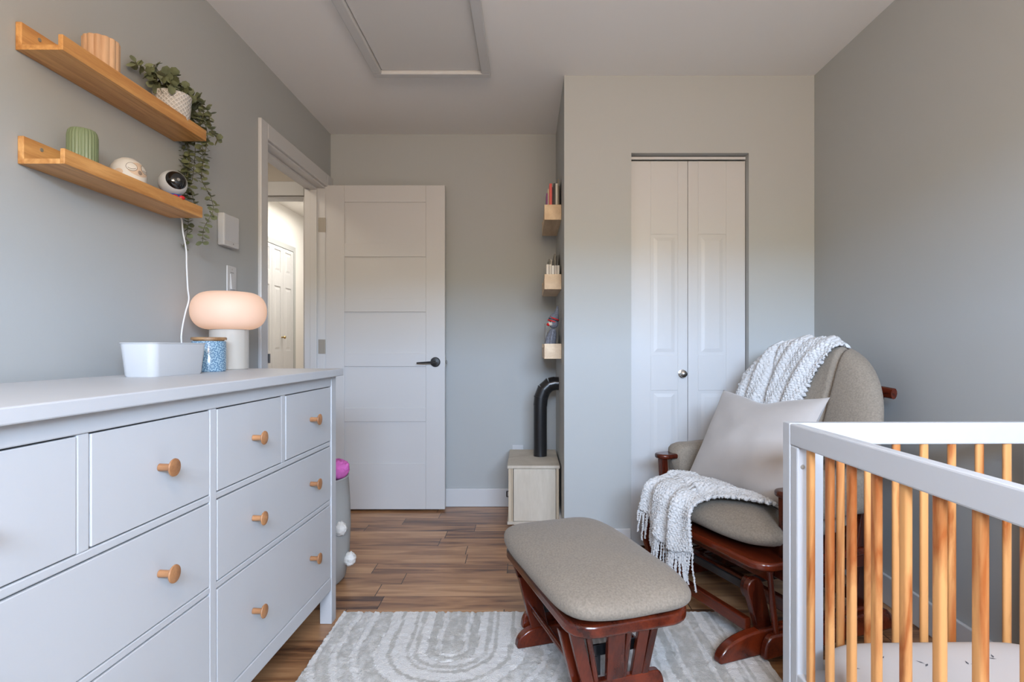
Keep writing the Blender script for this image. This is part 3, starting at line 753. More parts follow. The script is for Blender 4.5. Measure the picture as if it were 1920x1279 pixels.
PK = at(641, 885, 2.46)
t = thing('plush_toy', 'pink plush toy lying on top of the full laundry basket', 'plush toy', (PK.x-.04, PK.y+.02, .40))
bm = B(); ell(bm, (.012, 0, .100), (.052, .055, .045), 36, 24); ell(bm, (-.05, .02, .10), (.06, .06, .05), 30, 20)
ell(bm, (.048, -.012, .112), (.020, .022, .020), 24, 16)
for v in bm.verts: v.co += v.co.normalized()*.010*noise.noise(v.co*70)
obj('plush_body', bm, M['pink'], t)
bm = B(); ell(bm, (-.06, -.005, .085), (.075, .07, .030), 30, 16)
for v in bm.verts: v.co += v.co.normalized()*.012*noise.noise(v.co*45)
tag(obj('black_garment', bm, M['blackcloth'], loc=(PK.x-.045, PK.y+.02, .385)), 'black clothing in the basket beneath the pink plush toy', 'clothing')
# ------------------------------------------------------------------ plywood toy stove and its pipe
t = thing('plywood_box', 'small pale plywood box standing in the back corner', 'box', (.04, 3.10, 0))
X0, X1, Z0, Z1, DPT = -.138, .138, .066, .386, .48
def px_(v): return v
bm = B(); bx(bm, X0-.006, X1+.004, -.004, DPT, Z1-.016, Z1); tp = obj('top_board', bm, M['ply'], t, smooth=False, bevel=.001)
for x, y in ((X0+.012, .02), (X1-.015, .02), (X0+.02, DPT-.03), (X1-.02, DPT-.03)):
    bm = B(); lathe(bm, [(0, 0), (.004, 0), (.004, .0006), (0, .0006)], 10, c=(x, y, Z1)); obj('screw', bm, M['nickel'], tp)
bm = B(); bx(bm, X0-.006, X1+.004, 0, DPT, Z0-.002, Z0+.014); obj('bottom_board', bm, M['ply'], t, smooth=False, bevel=.001)
for a, b_ in ((X0, X0+.016), (X1-.016, X1)):
    bm = B(); bx(bm, a, b_, .004, DPT-.004, Z0+.014, Z1-.016); obj('side_board', bm, M['plyedge'], t, smooth=False, bevel=.001)
bm = B(); bx(bm, X0+.028, X1-.018, .001, .014, Z0+.016, Z1-.019); dd_ = obj('front_panel', bm, M['ply'], t, smooth=False, bevel=.001)
bm = B(); bx(bm, X0+.017, X0+.025, .003, .016, Z0+.014, Z1-.016); obj('front_strip', bm, M['plyedge'], t, smooth=False)
bm = B(); bx(bm, X0+.016, X1-.016, .03, DPT-.02, Z0+.014, Z1-.016); obj('inner_shade', bm, M['dark'], t, smooth=False)  # black fill that makes the side gaps read as deep shade
bm = B(); bx(bm, X0+.03, X1-.03, .02, DPT-.05, 0, Z0-.002); obj('plinth', bm, M['ply'], t, smooth=False)
bm = B(); tube(bm, [(X0-.0, .10, .19), (X0-.012, .10, .19), (X0-.012, .10, .22), (X0, .10, .22)], .004, 8); obj('handle', bm, M['black'], t)
t = thing('stove_pipe', 'black stovepipe rising from the plywood box into the closet wall', 'stovepipe', (.082, 3.37, Z1))
bm = B(); pts = [(0, 0, .001), (0, 0, .30)]; tube(bm, pts, .0395, 28); obj('vertical_pipe', bm, M['black'], t)
bm = B(); R_ = .09; el = []
for k in range(4):
    a = PI/2*k/3; el.append((R_*(1-math.cos(a))*.62, 0, .30+R_*1.42*math.sin(a)))
el = [(0, 0, .298), (.004, 0, .345), (.022, 0, .392), (.055, 0, .422), (.085, 0, .429)]
for i in range(4): tube(bm, [Vector(el[i]), Vector(el[i+1])+(Vector(el[i+1])-Vector(el[i])).normalized()*.006], [.0415, .041], 28)
for i in range(1, 4):
    q = Vector(el[i]); dq = (Vector(el[i+1])-Vector(el[i-1])).normalized(); tube(bm, [q-dq*.003, q+dq*.004], .0435, 28)
obj('elbow', bm, M['black'], t)
bm = B(); tube(bm, [(.080, 0, .429), (.1085, 0, .429)], .0395, 28); obj('horizontal_pipe', bm, M['black'], t)

# ------------------------------------------------------------------ book ledges on the side of the closet
def rackz(name, label, zb):
    t = thing(name, label, 'book ledge', (CX, 3.09, zb), 0, 'pale wood book ledges on the closet side wall')
    bm = B(); bx(bm, -.093, -.001, 0, .012, 0, .082); obj('end_board', bm, M['rack'], t, smooth=False, bevel=.001)
    bm = B(); bx(bm, -.093, -.001, .448, .46, 0, .082); obj('end_board', bm, M['rack'], t, smooth=False, bevel=.001)
    bm = B(); bx(bm, -.093, -.001, .012, .448, 0, .012); obj('bottom_board', bm, M['rack'], t, smooth=False)
    bm = B(); bx(bm, -.093, -.083, .012, .448, .012, .06); obj('front_rail', bm, M['rack'], t, smooth=False)
    bm = B(); bx(bm, -.009, -.001, .012, .448, .012, .08); obj('back_board', bm, M['rack'], t, smooth=False)
    return t
rackz('book_ledge', 'topmost pale wood book ledge, with tall picture books', 1.724)
rackz('book_ledge', 'middle pale wood book ledge, with small board books', 1.346)
rackz('book_ledge', 'lowest pale wood book ledge, with the grey knit doll', .968)
cmat = {}
def book(x, th, y0, wd, z, ht, col, label, grp, lean=0):
    if col not in cmat: cmat[col] = plain('book_cover_%d_%d_%d' % col, lin(*col), .45)
    t = thing('picture_book', label, 'book', (CX+x, y0, z), 0, grp)
    Mx = Matrix.Rotation(lean, 4, 'Y')
    bm = B(); bx(bm, 0, .0016, 0, wd, 0, ht, Mx); bx(bm, th-.0016, th, 0, wd, 0, ht, Mx); bx(bm, .0016, th-.0016, 0, .002, 0, ht, Mx)
    obj('cover', bm, cmat[col], t, smooth=False)
    bm = B(); bx(bm, .0017, th-.0017, .0021, wd-.003, .002, ht-.003, Mx); obj('pages', bm, M['page'], t, smooth=False)
zt = 1.724+.0121
G1 = 'picture books on the topmost ledge'
for x, th, y0, wd, ht, col, lab in (
    (-.0825, .008, 3.104, .10, .135, (112, 34, 110), 'short purple book nearest the room on the topmost ledge'),
    (-.0735, .007, 3.125, .16, .165, (214, 190, 168), 'cream book between the purple and red books on the topmost ledge'),
    (-.0655, .014, 3.104, .20, .188, (206, 66, 62), 'tall red and pink book on the topmost ledge'),
    (-.0505, .006, 3.130, .20, .175, (70, 20, 60), 'dark plum book behind the red book on the topmost ledge'),
    (-.0440, .011, 3.104, .21, .190, (24, 22, 28), 'black book in the middle of the topmost ledge'),
    (-.0320, .011, 3.104, .20, .188, (206, 200, 190), 'white book beside the black book on the topmost ledge'),
    (-.0200, .0055, 3.110, .22, .214, (120, 112, 92), 'tallest book, olive grey, on the topmost ledge'),
    (-.0140, .0045, 3.120, .20, .180, (58, 52, 50), 'thin dark book against the wall on the topmost ledge')):
    book(x, th, y0, wd, zt, ht, col, lab, G1)
zt = 1.346+.0121; G2 = 'board books on the middle ledge'
cols = [(214, 204, 190), (196, 184, 168), (220, 212, 200), (188, 176, 164), (210, 200, 184)]
names = ['outermost cream board book in front row of the middle ledge', 'tan board book second in front row of the middle ledge', 'palest board book in front row of the middle ledge', 'brownish board book fourth in front row of the middle ledge', 'innermost cream board book in front row of the middle ledge']
for k in range(5): book(-.0815+k*.0145, .0125, 3.104, .13, zt, .125-.006*(k > 1), cols[k], names[k], G2)
for x, th, ht, col, lab in ((-.064, .006, .175, (96, 96, 88), 'slim grey book standing behind the board books, middle ledge'), (-.0545, .009, .172, (170, 160, 146), 'beige book standing behind the board books, middle ledge'), (-.043, .008, .165, (52, 50, 48), 'charcoal book standing behind the board books, middle ledge'), (-.032, .009, .205, (120, 116, 108), 'tall grey book standing behind the board books, middle ledge'), (-.0205, .008, .195, (34, 32, 32), 'black book nearest the wall, middle ledge')):
    book(x, th, 3.245, .16, zt, ht, col, lab, G2)
zt = .968+.0121; G3 = 'books on the lowest ledge'
book(-.080, .006, 3.30, .14, zt, .19, (150, 146, 140), 'pale grey book behind the doll on the lowest ledge', G3)
book(-.035, .012, 3.24, .18, zt, .13, (50, 46, 46), 'dark book behind the doll on the lowest ledge', G3)
# knit doll, sitting in the lowest ledge and leaning to the wall
t = thing('knit_doll', 'grey knit doll with red mouth and pointed hat on the lowest ledge', 'doll', (CX-.05, 3.15, zt))
bm = B(); tube(bm, spline([(-.014, 0, .004), (-.012, 0, .05), (-.004, 0, .10), (.010, 0, .150)], 5), [.024, .026, .028, .029, .030, .031, .031, .031, .030, .030, .029, .027, .025, .022, .018, .012], 20); obj('body', bm, M['knitgrey'], t)
bm = B(); ell(bm, (.010, -.004, .182), (.026, .027, .028), 24, 16); hd = obj('head', bm, M['knitgrey'], t)
bm = B(); ell(bm, (-.008, -.018, .180), (.015, .015, .012), 20, 14, Matrix.Rotation(.3, 4, 'Y')); mz = obj('muzzle', bm, M['knitcream'], hd)
bm = B(); ell(bm, (-.020, -.018, .176), (.010, .012, .009), 18, 12); obj('mouth', bm, M['knitred'], mz)
bm = B(); tube(bm, [(.006, -.002, .196), (.010, -.002, .206), (.018, 0, .222), (.026, 0, .238), (.030, 0, .262), (.030, 0, .278)], [.0285, .028, .024, .015, .008, .004], 22); ht = obj('hat', bm, M['knitgrey'], t)
for z0, m_ in ((.190, 'knitred'), (.1985, 'knitdark'), (.205, 'knitred')):
    f = (z0-.19); bm = B(); tube(bm, [(.004+f*.5, -.002, z0), (.006+f*.5, -.002, z0+.006)], [.0300-f*.06, .0298-f*.06], 22); obj('hat_band', bm, M[m_], ht)
for s_ in (-1, 1):
    bm = B(); tube(bm, spline([(.006, s_*.026, .140), (-.004, s_*.038, .10), (-.006, s_*.036, .06)], 4), .009, 10); obj('arm', bm, M['knitgrey'], t)
    bm = B(); ell(bm, (-.010, -.004+s_*.013-.018, .190), (.003, .003, .003), 10, 8); obj('eye', bm, M['gloss'], hd)

# ------------------------------------------------------------------ rug
def arch(x, y, cx, cy, sg):
    dy = (y-cy)*sg
    return abs(x-cx) if dy > 0 else math.hypot(x-cx, dy)
RGX0, RGX1, RGY0, RGY1 = -.710, .790, -.25, 2.194
nx, ny = 210, 330
verts = []; tone = []
def rugf(x, y):
    jx = .010*noise.noise(Vector((x*9, y*9, 0))); jy = .010*noise.noise(Vector((x*9, y*9, 5)))
    x2, y2 = x+jx, y+jy
    best = None
    own1 = x2 < .20 and y2 > 1.25
    for cx, cy, sg, ph in ((-.255, 1.93, 1, 0), (.545, 1.62, -1, .4), (.12, 1.10, 1, .2), (-.60, .95, -1, .6), (.55, .55, 1, 0), (-.25, .2, 1, .3)):
        if (cx == -.255) != own1: continue
        d_ = arch(x2, y2, cx, cy, sg)
        if best is None or d_-.02*ph < best[0]: best = (d_-.02*ph, d_, ph, cx)
    d_ = best[1]
    if d_ < .035: v = .46
    elif d_ < .055: v = .70
    elif d_ < .088: v = .42
    elif d_ < .25: v = .84
    else: v = .55
    for dl, wl_, vl in ((.125, .009, .5), (.150, .007, .45), (.205, .008, .42)):
        if abs(d_-dl) < wl_: v = vl
    for dl in (.32, .385, .45, .515, .58, .65, .72, .80):
        if abs(d_-dl) < .010: v = .80
    fr = 0 if min(abs(d_-q) for q in (.035, .055, .088, .25, .307, .333, .372, .398, .437, .463, .502, .528)) < .004 else 1
    return v, float(fr)
bm = B(); V = []
for j in range(ny+1):
    row = []
    for i in range(nx+1):
        x = RGX0+(RGX1-RGX0)*i/nx; y = RGY0+(RGY1-RGY0)*j/ny
        v, hgt = rugf(x, y); tone.append(v)
        ed = min(i, nx-i, j, ny-j)
        z = .013+.004*hgt*1+.0035*noise.noise(Vector((x*60, y*60, 1)))+.003*noise.noise(Vector((x*140, y*140, 2)))
        if ed == 0: z = .001
        jit = .004 if ed < 2 else 0
        row.append(bm.verts.new((x+jit*noise.noise(Vector((x*90, y*90, 3))), y+jit*noise.noise(Vector((x*90, y*90, 4))), z)))
    V.append(row)
for j in range(ny):
    for i in range(nx): bm.faces.new((V[j][i], V[j][i+1], V[j+1][i+1], V[j+1][i]))
rug = obj('area_rug', bm, M['rug'])
at_ = rug.data.attributes.new('tone', 'FLOAT', 'POINT'); at_.data.foreach_set('value', tone)
tag(rug, 'cream and grey rug with carved arch rings on the wood floor', 'rug')
RZT = .0165                                   # rug surface
# ------------------------------------------------------------------ ottoman
OT = thing('glider_ottoman', 'cherry wood glider ottoman with taupe padded top on the rug', 'ottoman', (.187, 1.805, RZT), math.atan2(-.95, .31))
z_ = lambda z: z-RZT
bm = B(); cushion(bm, .362, .202, z_(.360), .046, .046, n=5, p=4.5, q=2.3, dome=.012, warp=lambda x, y, z: (x, y, z+.004*noise.noise(Vector((x*7, y*7, z*5))))); obj('cushion', bm, M['fabric'], OT)
bm = B(); R_ = [(x, y) for x, y in rr(.335, .182, .075, 8)]; prism(bm, R_, z_(.288), z_(.324), 'xy'); obj('top_frame', bm, M['cherryx'], OT, bevel=.010, seg=3)
bm = B(); bx(bm, -.26, .26, -.13, -.108, z_(.258), z_(.289)); bx(bm, -.26, .26, .108, .13, z_(.258), z_(.289)); bx(bm, .238, .262, -.13, .13, z_(.262), z_(.289)); bx(bm, -.262, -.238, -.13, .13, z_(.262), z_(.289)); obj('apron', bm, M['cherryx'], OT, smooth=False, bevel=.002)
def strut(bm, p, q, wx, wy):        # rectangular bar from p to q, sized along local x and y
    p, q = Vector(p), Vector(q)
    A = [bm.verts.new(p+Vector((sx_*wx/2, sy_*wy/2, 0))) for sx_, sy_ in ((-1,-1),(1,-1),(1,1),(-1,1))]
    Q = [bm.verts.new(q+Vector((sx_*wx/2, sy_*wy/2, 0))) for sx_, sy_ in ((-1,-1),(1,-1),(1,1),(-1,1))]
    bm.faces.new(A[::-1]); bm.faces.new(Q)
    for k in range(4): bm.faces.new((A[k], A[(k+1)%4], Q[(k+1)%4], Q[k]))
def runner(y0, y1, h, tip=.08, hump=.6):
    P_ = [(y0, 0), (y1, 0)]
    n = 8
    for k in range(n+1):
        a = PI/2*k/n; P_.append((y1-tip+tip*math.cos(a), h*(.12+.88*math.sin(a))))
    for k in range(n+1):
        a = PI/2*k/n; P_.append((y0+tip-tip*math.sin(a), h*(.12+.88*math.cos(a))))
    return P_
for s_ in (-1, 1):
    bm = B(); prism(bm, runner(-.172, .172, .064, .075), s_*.187-.017, s_*.187+.017, 'yz'); obj('foot', bm, M['cherryx'], OT, bevel=.005)
    bm = B(); strut(bm, (s_*.187, -.088, z_(.07)), (s_*.187, -.135, z_(.255)), .024, .062); obj('upright', bm, M['cherry'], OT, smooth=False, bevel=.003)
    bm = B(); prism(bm, [(y, z_(.064)+z) for y, z in runner(-.142, .142, .052, .026)], s_*.222-.012, s_*.222+.012, 'yz'); obj('lower_rail', bm, M['cherryx'], OT, bevel=.004)
    for (yt, yb, wx, wy) in ((-.150, -.092, .018, .036), (-.116, -.066, .017, .017), (-.028, -.012, .018, .052), (.012, .017, .017, .017), (.060, .055, .016, .034), (.094, .080, .018, .022)):
        bm = B()
        if wx == wy: tube(bm, [(s_*.272, yt, z_(.29)), (s_*.222, yb, z_(.105))], wx/2, 12)
        else: strut(bm, (s_*.268, yt, z_(.29)), (s_*.222, yb, z_(.105)), wx, wy)
        obj('spindle' if wx == wy else 'side_slat', bm, M['cherry'], OT, smooth=(wx == wy), bevel=0 if wx == wy else .003)
    bm = B(); bx(bm, s_*.20-.004, s_*.20+.004, -.06, .07, z_(.17), z_(.20)); bl = obj('swing_arm', bm, M['black'], OT, smooth=False, bevel=.001)
    bm = B(); bx(bm, s_*.20-.004, s_*.20+.004, -.075, -.045, z_(.115), z_(.20)); 
    for z in (.13, .165): lathe(bm, [(0, 0), (.006, 0), (.005, .003), (0, .003)], 10, Matrix.Translation((s_*.204, -.06, z_(z))) @ Matrix.Rotation(s_*PI/2, 4, 'Y'))
    obj('bracket', bm, M['nickel'] if 0 else M['black'], OT, smooth=False)
for y in (-.115, .115):
    bm = B(); tube(bm, [(-.187, y, z_(.142)), (.187, y, z_(.142))], .0095, 12); obj('stretcher', bm, M['cherryx'], OT)

# ------------------------------------------------------------------ glider chair
CH = thing('glider_chair', 'cherry wood glider chair with taupe cushions in the corner', 'chair', (.90, 2.286, 0), math.atan2(-.933, .36))
TILT = math.radians(17); BO = Vector((0, .185, .385)); UPV = Vector((0, math.sin(TILT), math.cos(TILT))); NRM = Vector((0, -math.cos(TILT), math.sin(TILT)))
BW, BH0, BR = .372, .29, .405
def bhalf(h):
    if h <= BH0: return .300+(BW-.300)*math.sin(PI/2*max(h, 0)/BH0)
    return BW*max(0, 1-((h-BH0)/BR)**2.3)**(1/2.3)
def htop(x): return BH0+BR*max(0, 1-(min(abs(x), BW)/BW)**2.3)**(1/2.3)
HT = BH0+BR
def bthick(x, h):
    wv = max(bhalf(h), 1e-4); u = min(1, abs(x)/wv); v = min(1, max(0, h/HT))
    T = .074*max(0, 1-u**5)**.5*max(0, 1-abs(2*v-1)**9)**.5
    for x0 in (-.14, .14):
        xx = x0*(1+.25*(h-.3))
        T -= .020*math.exp(-((x-xx)/.009)**2)*(1 if T > .03 else 0)*min(1, max(0, (h-.16)/.03))
    T -= .024*math.exp(-((h-.175-.09*abs(x))/.010)**2)*(1 if T > .03 else 0)
    T += .010*math.cos(x/.118*PI)*(1-u)*.6
    return T
def bfront(x, h, off=0): return BO+UPV*h+Vector((x, 0, 0))+NRM*(bthick(x, h)+off)-Vector((0, .03*(abs(x)/BW)**2*1.2, 0))
def bback(x, h, off=0): return BO+UPV*h+Vector((x, 0, 0))-NRM*(bthick(x, h)*.55+off)-Vector((0, .03*(abs(x)/BW)**2*1.2, 0))
bm = B()
def hv(v): return HT*(1-math.cos(PI*v))/2
grid(bm, 110, 90, lambda u, v: bfront(bhalf(hv(v))*math.sin(PI/2*(2*u-1)), hv(v)))
grid(bm, 60, 90, lambda u, v: bback(bhalf(hv(v))*math.sin(PI/2*(2*u-1)), hv(v)))
bmesh.ops.remove_doubles(bm, verts=bm.verts[:], dist=2e-4)
obj('back_cushion', bm, M['fabric'], CH)
def sw(x, y, z):
    k = 1-.20*max(0, min(1, (y+.165)/.06))
    zz_ = z+.006*noise.noise(Vector((x*6, y*6, z*4)))-.012*max(0, (y+.05))/.25
    zz_ -= .014*max(0, (-y-.20)/.09)
    return (x*k, y, zz_)
bm = B(); cushion(bm, .372, .272, .400, .062, .066, n=4.6, p=3.6, q=2.1, dome=.010, warp=sw, nr=30, na=140); bmesh.ops.translate(bm, verts=bm.verts[:], vec=(0, -.02, 0)); obj('seat_cushion', bm, M['fabric'], CH)
# seat frame (moving)
bm = B(); prism(bm, [(x, y-.03) for x, y in rr(.372, .265, .07, 8)], .300, .328, 'xy'); obj('seat_frame', bm, M['cherryx'], CH, bevel=.009, seg=3)
bm = B(); bx(bm, -.33, .33, -.232, -.205, .255, .300); bx(bm, -.33, .33, .16, .185, .255, .300); obj('apron', bm, M['cherryx'], CH, smooth=False, bevel=.003)
for s_ in (-1, 1):
    bm = B(); bx(bm, s_*.345-.022, s_*.345+.022, -.20, .17, .262, .301); obj('side_apron', bm, M['cherry'], CH, smooth=False, bevel=.003)
    # arms
    bm = B(); P_ = [(x+s_*.352, y+.02) for x, y in rr(.042, .225, .038, 7)]; prism(bm, P_, .535, .557, 'xy'); obj('arm_rest', bm, M['cherry'], CH, bevel=.008, seg=3)
    bm = B(); strut(bm, (s_*.345, -.165, .325), (s_*.350, -.175, .537), .036, .030); obj('arm_post', bm, M['cherry'], CH, smooth=False, bevel=.004)
    bm = B(); strut(bm, (s_*.345, .16, .325), (s_*.350, .20, .537), .032, .036); obj('arm_post', bm, M['cherry'], CH, smooth=False, bevel=.004)
    bm = B()
    def pad(u, v, s_=s_):
        y = -.135+.36*v
        e_ = max(0, 1-abs(2*v-1)**10)**.5
        a = 2*PI*u
        c, q = math.cos(a), math.sin(a)
        kx, kz = abs(c)**.6*(1 if c > 0 else -1), abs(q)**.6*(1 if q > 0 else -1)
        return (s_*.345+.058*kx*e_, y, .535+(.066*kz-.020*(kz < 0)*abs(kz))*e_+.006*noise.noise(Vector((kx*2, y*9, kz*2+s_*5))))
    grid(bm, 40, 24, pad, True); obj('arm_pad', bm, M['fabric'], CH)
    # base foot and upright
    bm = B(); prism(bm, [(y, RZT+z) for y, z in runner(-.430, .36, .082, .17)], s_*.318-.019, s_*.318+.019, 'yz'); obj('foot', bm, M['cherryx'], CH, bevel=.007)
    for yb, yt in ((-.225, -.275), (.20, .23)):
        bm = B(); dv = (Vector((0, yt, .245))-Vector((0, yb, .06))).normalized()
        Q = []; wd = .034
        b0, t0 = Vector((yb, .06)), Vector((yt, .235)); ax = (t0-b0).normalized(); pp_ = Vector((-ax.y, ax.x))
        Q = [b0-pp_*wd*.8, b0+pp_*wd*.8]+[t0+pp_*wd*math.cos(a)+ax*wd*math.sin(a) for a in [PI*k/8 for k in range(9)]]
        prism(bm, [(q.x, q.y) for q in Q], s_*.312-.013, s_*.312+.013, 'yz'); obj('upright', bm, M['cherry'], CH, bevel=.004)
        bm = B(); prism(bm, [(yt+.020*math.cos(a)-.014*0, .225+.036*math.sin(a)) for a in [2*PI*k/20 for k in range(20)]], s_*.283-.012, s_*.283+.012, 'yz'); obj('pivot_block', bm, M['cherry'], CH, bevel=.004)
        bm = B(); bx(bm, s_*.283-.010, s_*.283+.010, min(yt, yt*.3), max(yt, yt*.3), .236, .256); obj('swing_arm', bm, M['black'], CH, smooth=False, bevel=.002)
    # moving lower rail with its spindles
    bm = B(); prism(bm, [(y, RZT+.012+z) for y, z in runner(-.292, .29, .074, .034)], s_*.372-.014, s_*.372+.014, 'yz'); obj('lower_rail', bm, M['cherryx'], CH, bevel=.007)
    for y in (-.245, -.10, .05, .20):
        bm = B(); tube(bm, [(s_*.372, y+.01, .095), (s_*.366, y, .20), (s_*.36, y-.006, .302)], [.0095, .011, .009], 12); obj('spindle', bm, M['cherry'], CH)
for y in (-.285, .25):
    bm = B(); bx(bm, -.30, .30, y-.012, y+.012, .085, .128); obj('stretcher', bm, M['cherryx'], CH, smooth=False, bevel=.004)
bm = B(); bx(bm, -.285, .285, -.10, -.075, .10, .15); obj('cross_bar', bm, M['cherryx'], CH, smooth=False, bevel=.004)
bm = B(); bx(bm, -.285, .285, -.262, -.250, .20, .226); obj('pivot_bar', bm, M['black'], CH, smooth=False, bevel=.002)
# wooden back frame
def bk(x, h, o): return BO+UPV*h+Vector((x, 0, 0))-NRM*o
for s_ in (-1, 1):
    bm = B(); tube(bm, [bk(s_*.25, -.07, .055), bk(s_*.25, .2, .060), bk(s_*.25, .40, .066), bk(s_*.25, .52, .075)], [.018, .018, .017, .015], 12); obj('back_post', bm, M['cherry'], CH)
bm = B(); tube(bm, [bk(-.325+.635*k/16, .535-.02*(k-8)**2/64, .066+.022*math.sin(PI*k/16)) for k in range(17)], [.014]*17, 12, 1.5); obj('crest_rail', bm, M['cherryx'], CH)
for k in range(5):
    bm = B(); tube(bm, [bk(-.2+.1*k, -.07, .058), bk(-.2+.1*k, .25, .085), bk(-.2+.1*k, .53, .1)], .012, 10, .6); obj('back_slat', bm, M['cherry'], CH)

# throw pillow
PW = thing('throw_pillow', 'light grey velvet square pillow leaning on the glider chair back', 'pillow', CH.matrix_basis @ Vector((.040, -.035, .655)), math.atan2(-.933, .36))
pt_ = math.radians(-29)
PM = Matrix.Rotation(pt_, 4, 'X') @ Matrix.Rotation(math.radians(-1.5), 4, 'Y')
def pil(sg):
    def f(u, v):
        a, b = 2*u-1, 2*v-1
        x = .274*a*(1-.10*(1-abs(b)**2.2)); z = .222*b*(1-.13*(1-abs(a)**2.0))
        if b > 0: z -= .022*math.exp(-(a/.35)**2)*b
        T = .082*(max(0, 1-a**2)*max(0, 1-b**2))**.48
        T += .006*noise.noise(Vector((a*2.2, b*2.2, sg)))*(1-a*a)*(1-b*b)*2
        return PM @ Vector((x, -sg*T, z))
    return f
bm = B(); grid(bm, 60, 60, pil(1)); grid(bm, 60, 60, pil(-1)); bmesh.ops.remove_doubles(bm, verts=bm.verts[:], dist=2e-4); pw = obj('pillow_cover', bm, M['cushion'], PW)
bm = B(); tube(bm, [pil(1)(.45+.5*k/12, 0) for k in range(13)], .0028, 6); obj('zip_edge', bm, M['piping'], pw)

# throw blanket: over the back, under the pillow, across the seat and down the front
TB = thing('throw_blanket', 'white chunky knit throw blanket with fringe draped over the glider chair', 'blanket', (.90, 2.286, 0), math.atan2(-.933, .36))
def lerp(a, b, t): return a+(b-a)*t
def sm(t): t = max(0, min(1, t)); return t*t*(3-2*t)
def knob_knit(u, v, N, K):
    row = math.floor(v*K); j = noise.noise(Vector((u*30, v*60, 2)))*.5
    a = abs(math.sin(PI*(u*N+.5*(row % 2)+j))); b = abs(math.sin(PI*(v*K+.25*j)))
    return .0105*(a*b)**.8+.003*noise.noise(Vector((u*150, v*260, 5)))
def drape(u, v):
    # v 0 behind the back, .3 at the crown, 1 at the pillow
    if v < .30:
        q = v/.30; x = lerp(-.300, .150, u); h = htop(x)-.17*(1-q)-.004; p = bback(x, h, .010+.014*(1-q)); n_ = -NRM
        if q > .8:
            k = (q-.8)/.2; p = p.lerp(bfront(x, htop(x)-.010, .012)+UPV*.010, sm(k)); n_ = UPV
    else:
        q = (v-.30)/.70; x = lerp(lerp(-.315, -.300, q), lerp(.150, .000, q**.7), u)
        h = lerp(htop(x)-.010, .27, q); p = bfront(x, h, .012)
        if q < .12: p = p+UPV*.010*(1-q/.12)
        n_ = NRM
    fold = .010*math.sin(u*PI*7+1.2*math.sin(v*3)+.6)*min(1, .25+v)+.004*math.sin(u*41+v*9)
    rag = knob_knit(u, v, 27, 58)-.004
    ex = .006*math.sin(v*210)*(1 if u > .98 or u < .02 else 0)
    return p+n_*(fold+.008+rag)+Vector((ex, 0, 0))
bm = B(); grid(bm, 220, 400, drape)
def seatz(y, x):                     # top of the seat cushion with its rounded front
    t_ = (y+.292)/.10
    return .405+.064*(max(0, min(1, 1-(1-min(1, max(0, t_)))**2.4)))**.5
def lower(u, v):
    # v 0 under the pillow, 1 at the hem
    qs = .46
    if v < qs:
        q = v/qs
        L = Vector((lerp(-.06, -.222, sm(q*1.1)), lerp(-.045, -.235, q), 0)); R = Vector((lerp(.300, .075, q**.85), lerp(-.155, -.275, q**1.2), 0))
        p = L.lerp(R, u); y = p.y
        p.z = seatz(p.y, p.x)+.016
        n_ = Vector((0, -.2, 1)).normalized()
        puff = .016*math.sin(PI*u)*q
        p.z += puff
    else:
        q = (v-qs)/(1-qs)
        L = Vector((-.238, -.247, 0)); R = Vector((.072, -.275, 0))
        p = L.lerp(R, u)
        z0 = seatz(p.y, p.x)+.016+.016*math.sin(PI*u)
        zb = lerp(.345, .262, sm(u*1.6)) ; zb = lerp(zb, .285, sm((u-.75)*4))
        a = min(1, q/.32)
        p.y += -.065*math.sin(PI/2*a)-.012*q-.02*math.sin(PI*u)*q
        p.x += lerp(0, -.012, q)*(u < .1)+.02*q*(u-.5)
        p.z = z0+(zb-z0)*(q if q > .32 else .32*(1-math.cos(PI/2*a)))*1.0
        n_ = Vector((0, -1, .25)).normalized()
    fold = (.013*math.sin(u*PI*5.2+.8+1.4*math.sin(v*2.5))+.006*math.sin(u*27+2*v))*min(1, .3+v)
    rag = knob_knit(u, v, 26, 46)-.004
    return p+n_*(fold+.006+rag)
grid(bm, 220, 300, lower)
bt = obj('knit_cloth', bm, M['knit'], TB)
md = bt.modifiers.new('thick', 'SOLIDIFY'); md.thickness = .007; md.offset = 1
def popcorn(bm, pts, r):
    """knotted yarn strand along pts"""
    n = 7; out = []; rad = []
    P2 = spline(pts, 10)
    for k, p in enumerate(P2):
        out.append(p+Vector((random.uniform(-1, 1), random.uniform(-1, 1), 0))*.0016); rad.append(r*(1.25 if k % 2 else .65)*random.uniform(.85, 1.15))
    tube(bm, out, rad, n)
for k in range(46):
    u = (k+.5)/46
    p = Vector(lower(u, 1.0)); ln = random.uniform(.105, .165)*(.8 if u < .25 else 1.0)
    if p.z-ln < .10: ln = p.z-.10
    sway = Vector((random.uniform(-.012, .012), random.uniform(-.010, .004), 0))
    bm = B()
    popcorn(bm, [p+Vector((0, 0, .008)), p+sway*.4+Vector((0, -.003, -ln*.4)), p+sway+Vector((0, -.002, -ln*.75)), p+sway*1.2+Vector((random.uniform(-.006, .006), 0, -ln))], .0036)
    obj('tassel', bm, M['knit'], bt)
for k in range(9):                   # tassels along the left edge of the fall
    v = .55+.05*k; p = Vector(lower(0, v)); ln = random.uniform(.05, .09); bm = B()
    popcorn(bm, [p, p+Vector((-.008, -.004, -ln*.5)), p+Vector((-.010, -.006, -ln))], .0034); obj('tassel', bm, M['knit'], bt)

# ------------------------------------------------------------------ crib
CB = thing('crib', 'white crib with natural pine slats in the right foreground', 'crib', (.705, 1.566, 0), math.radians(1.2))
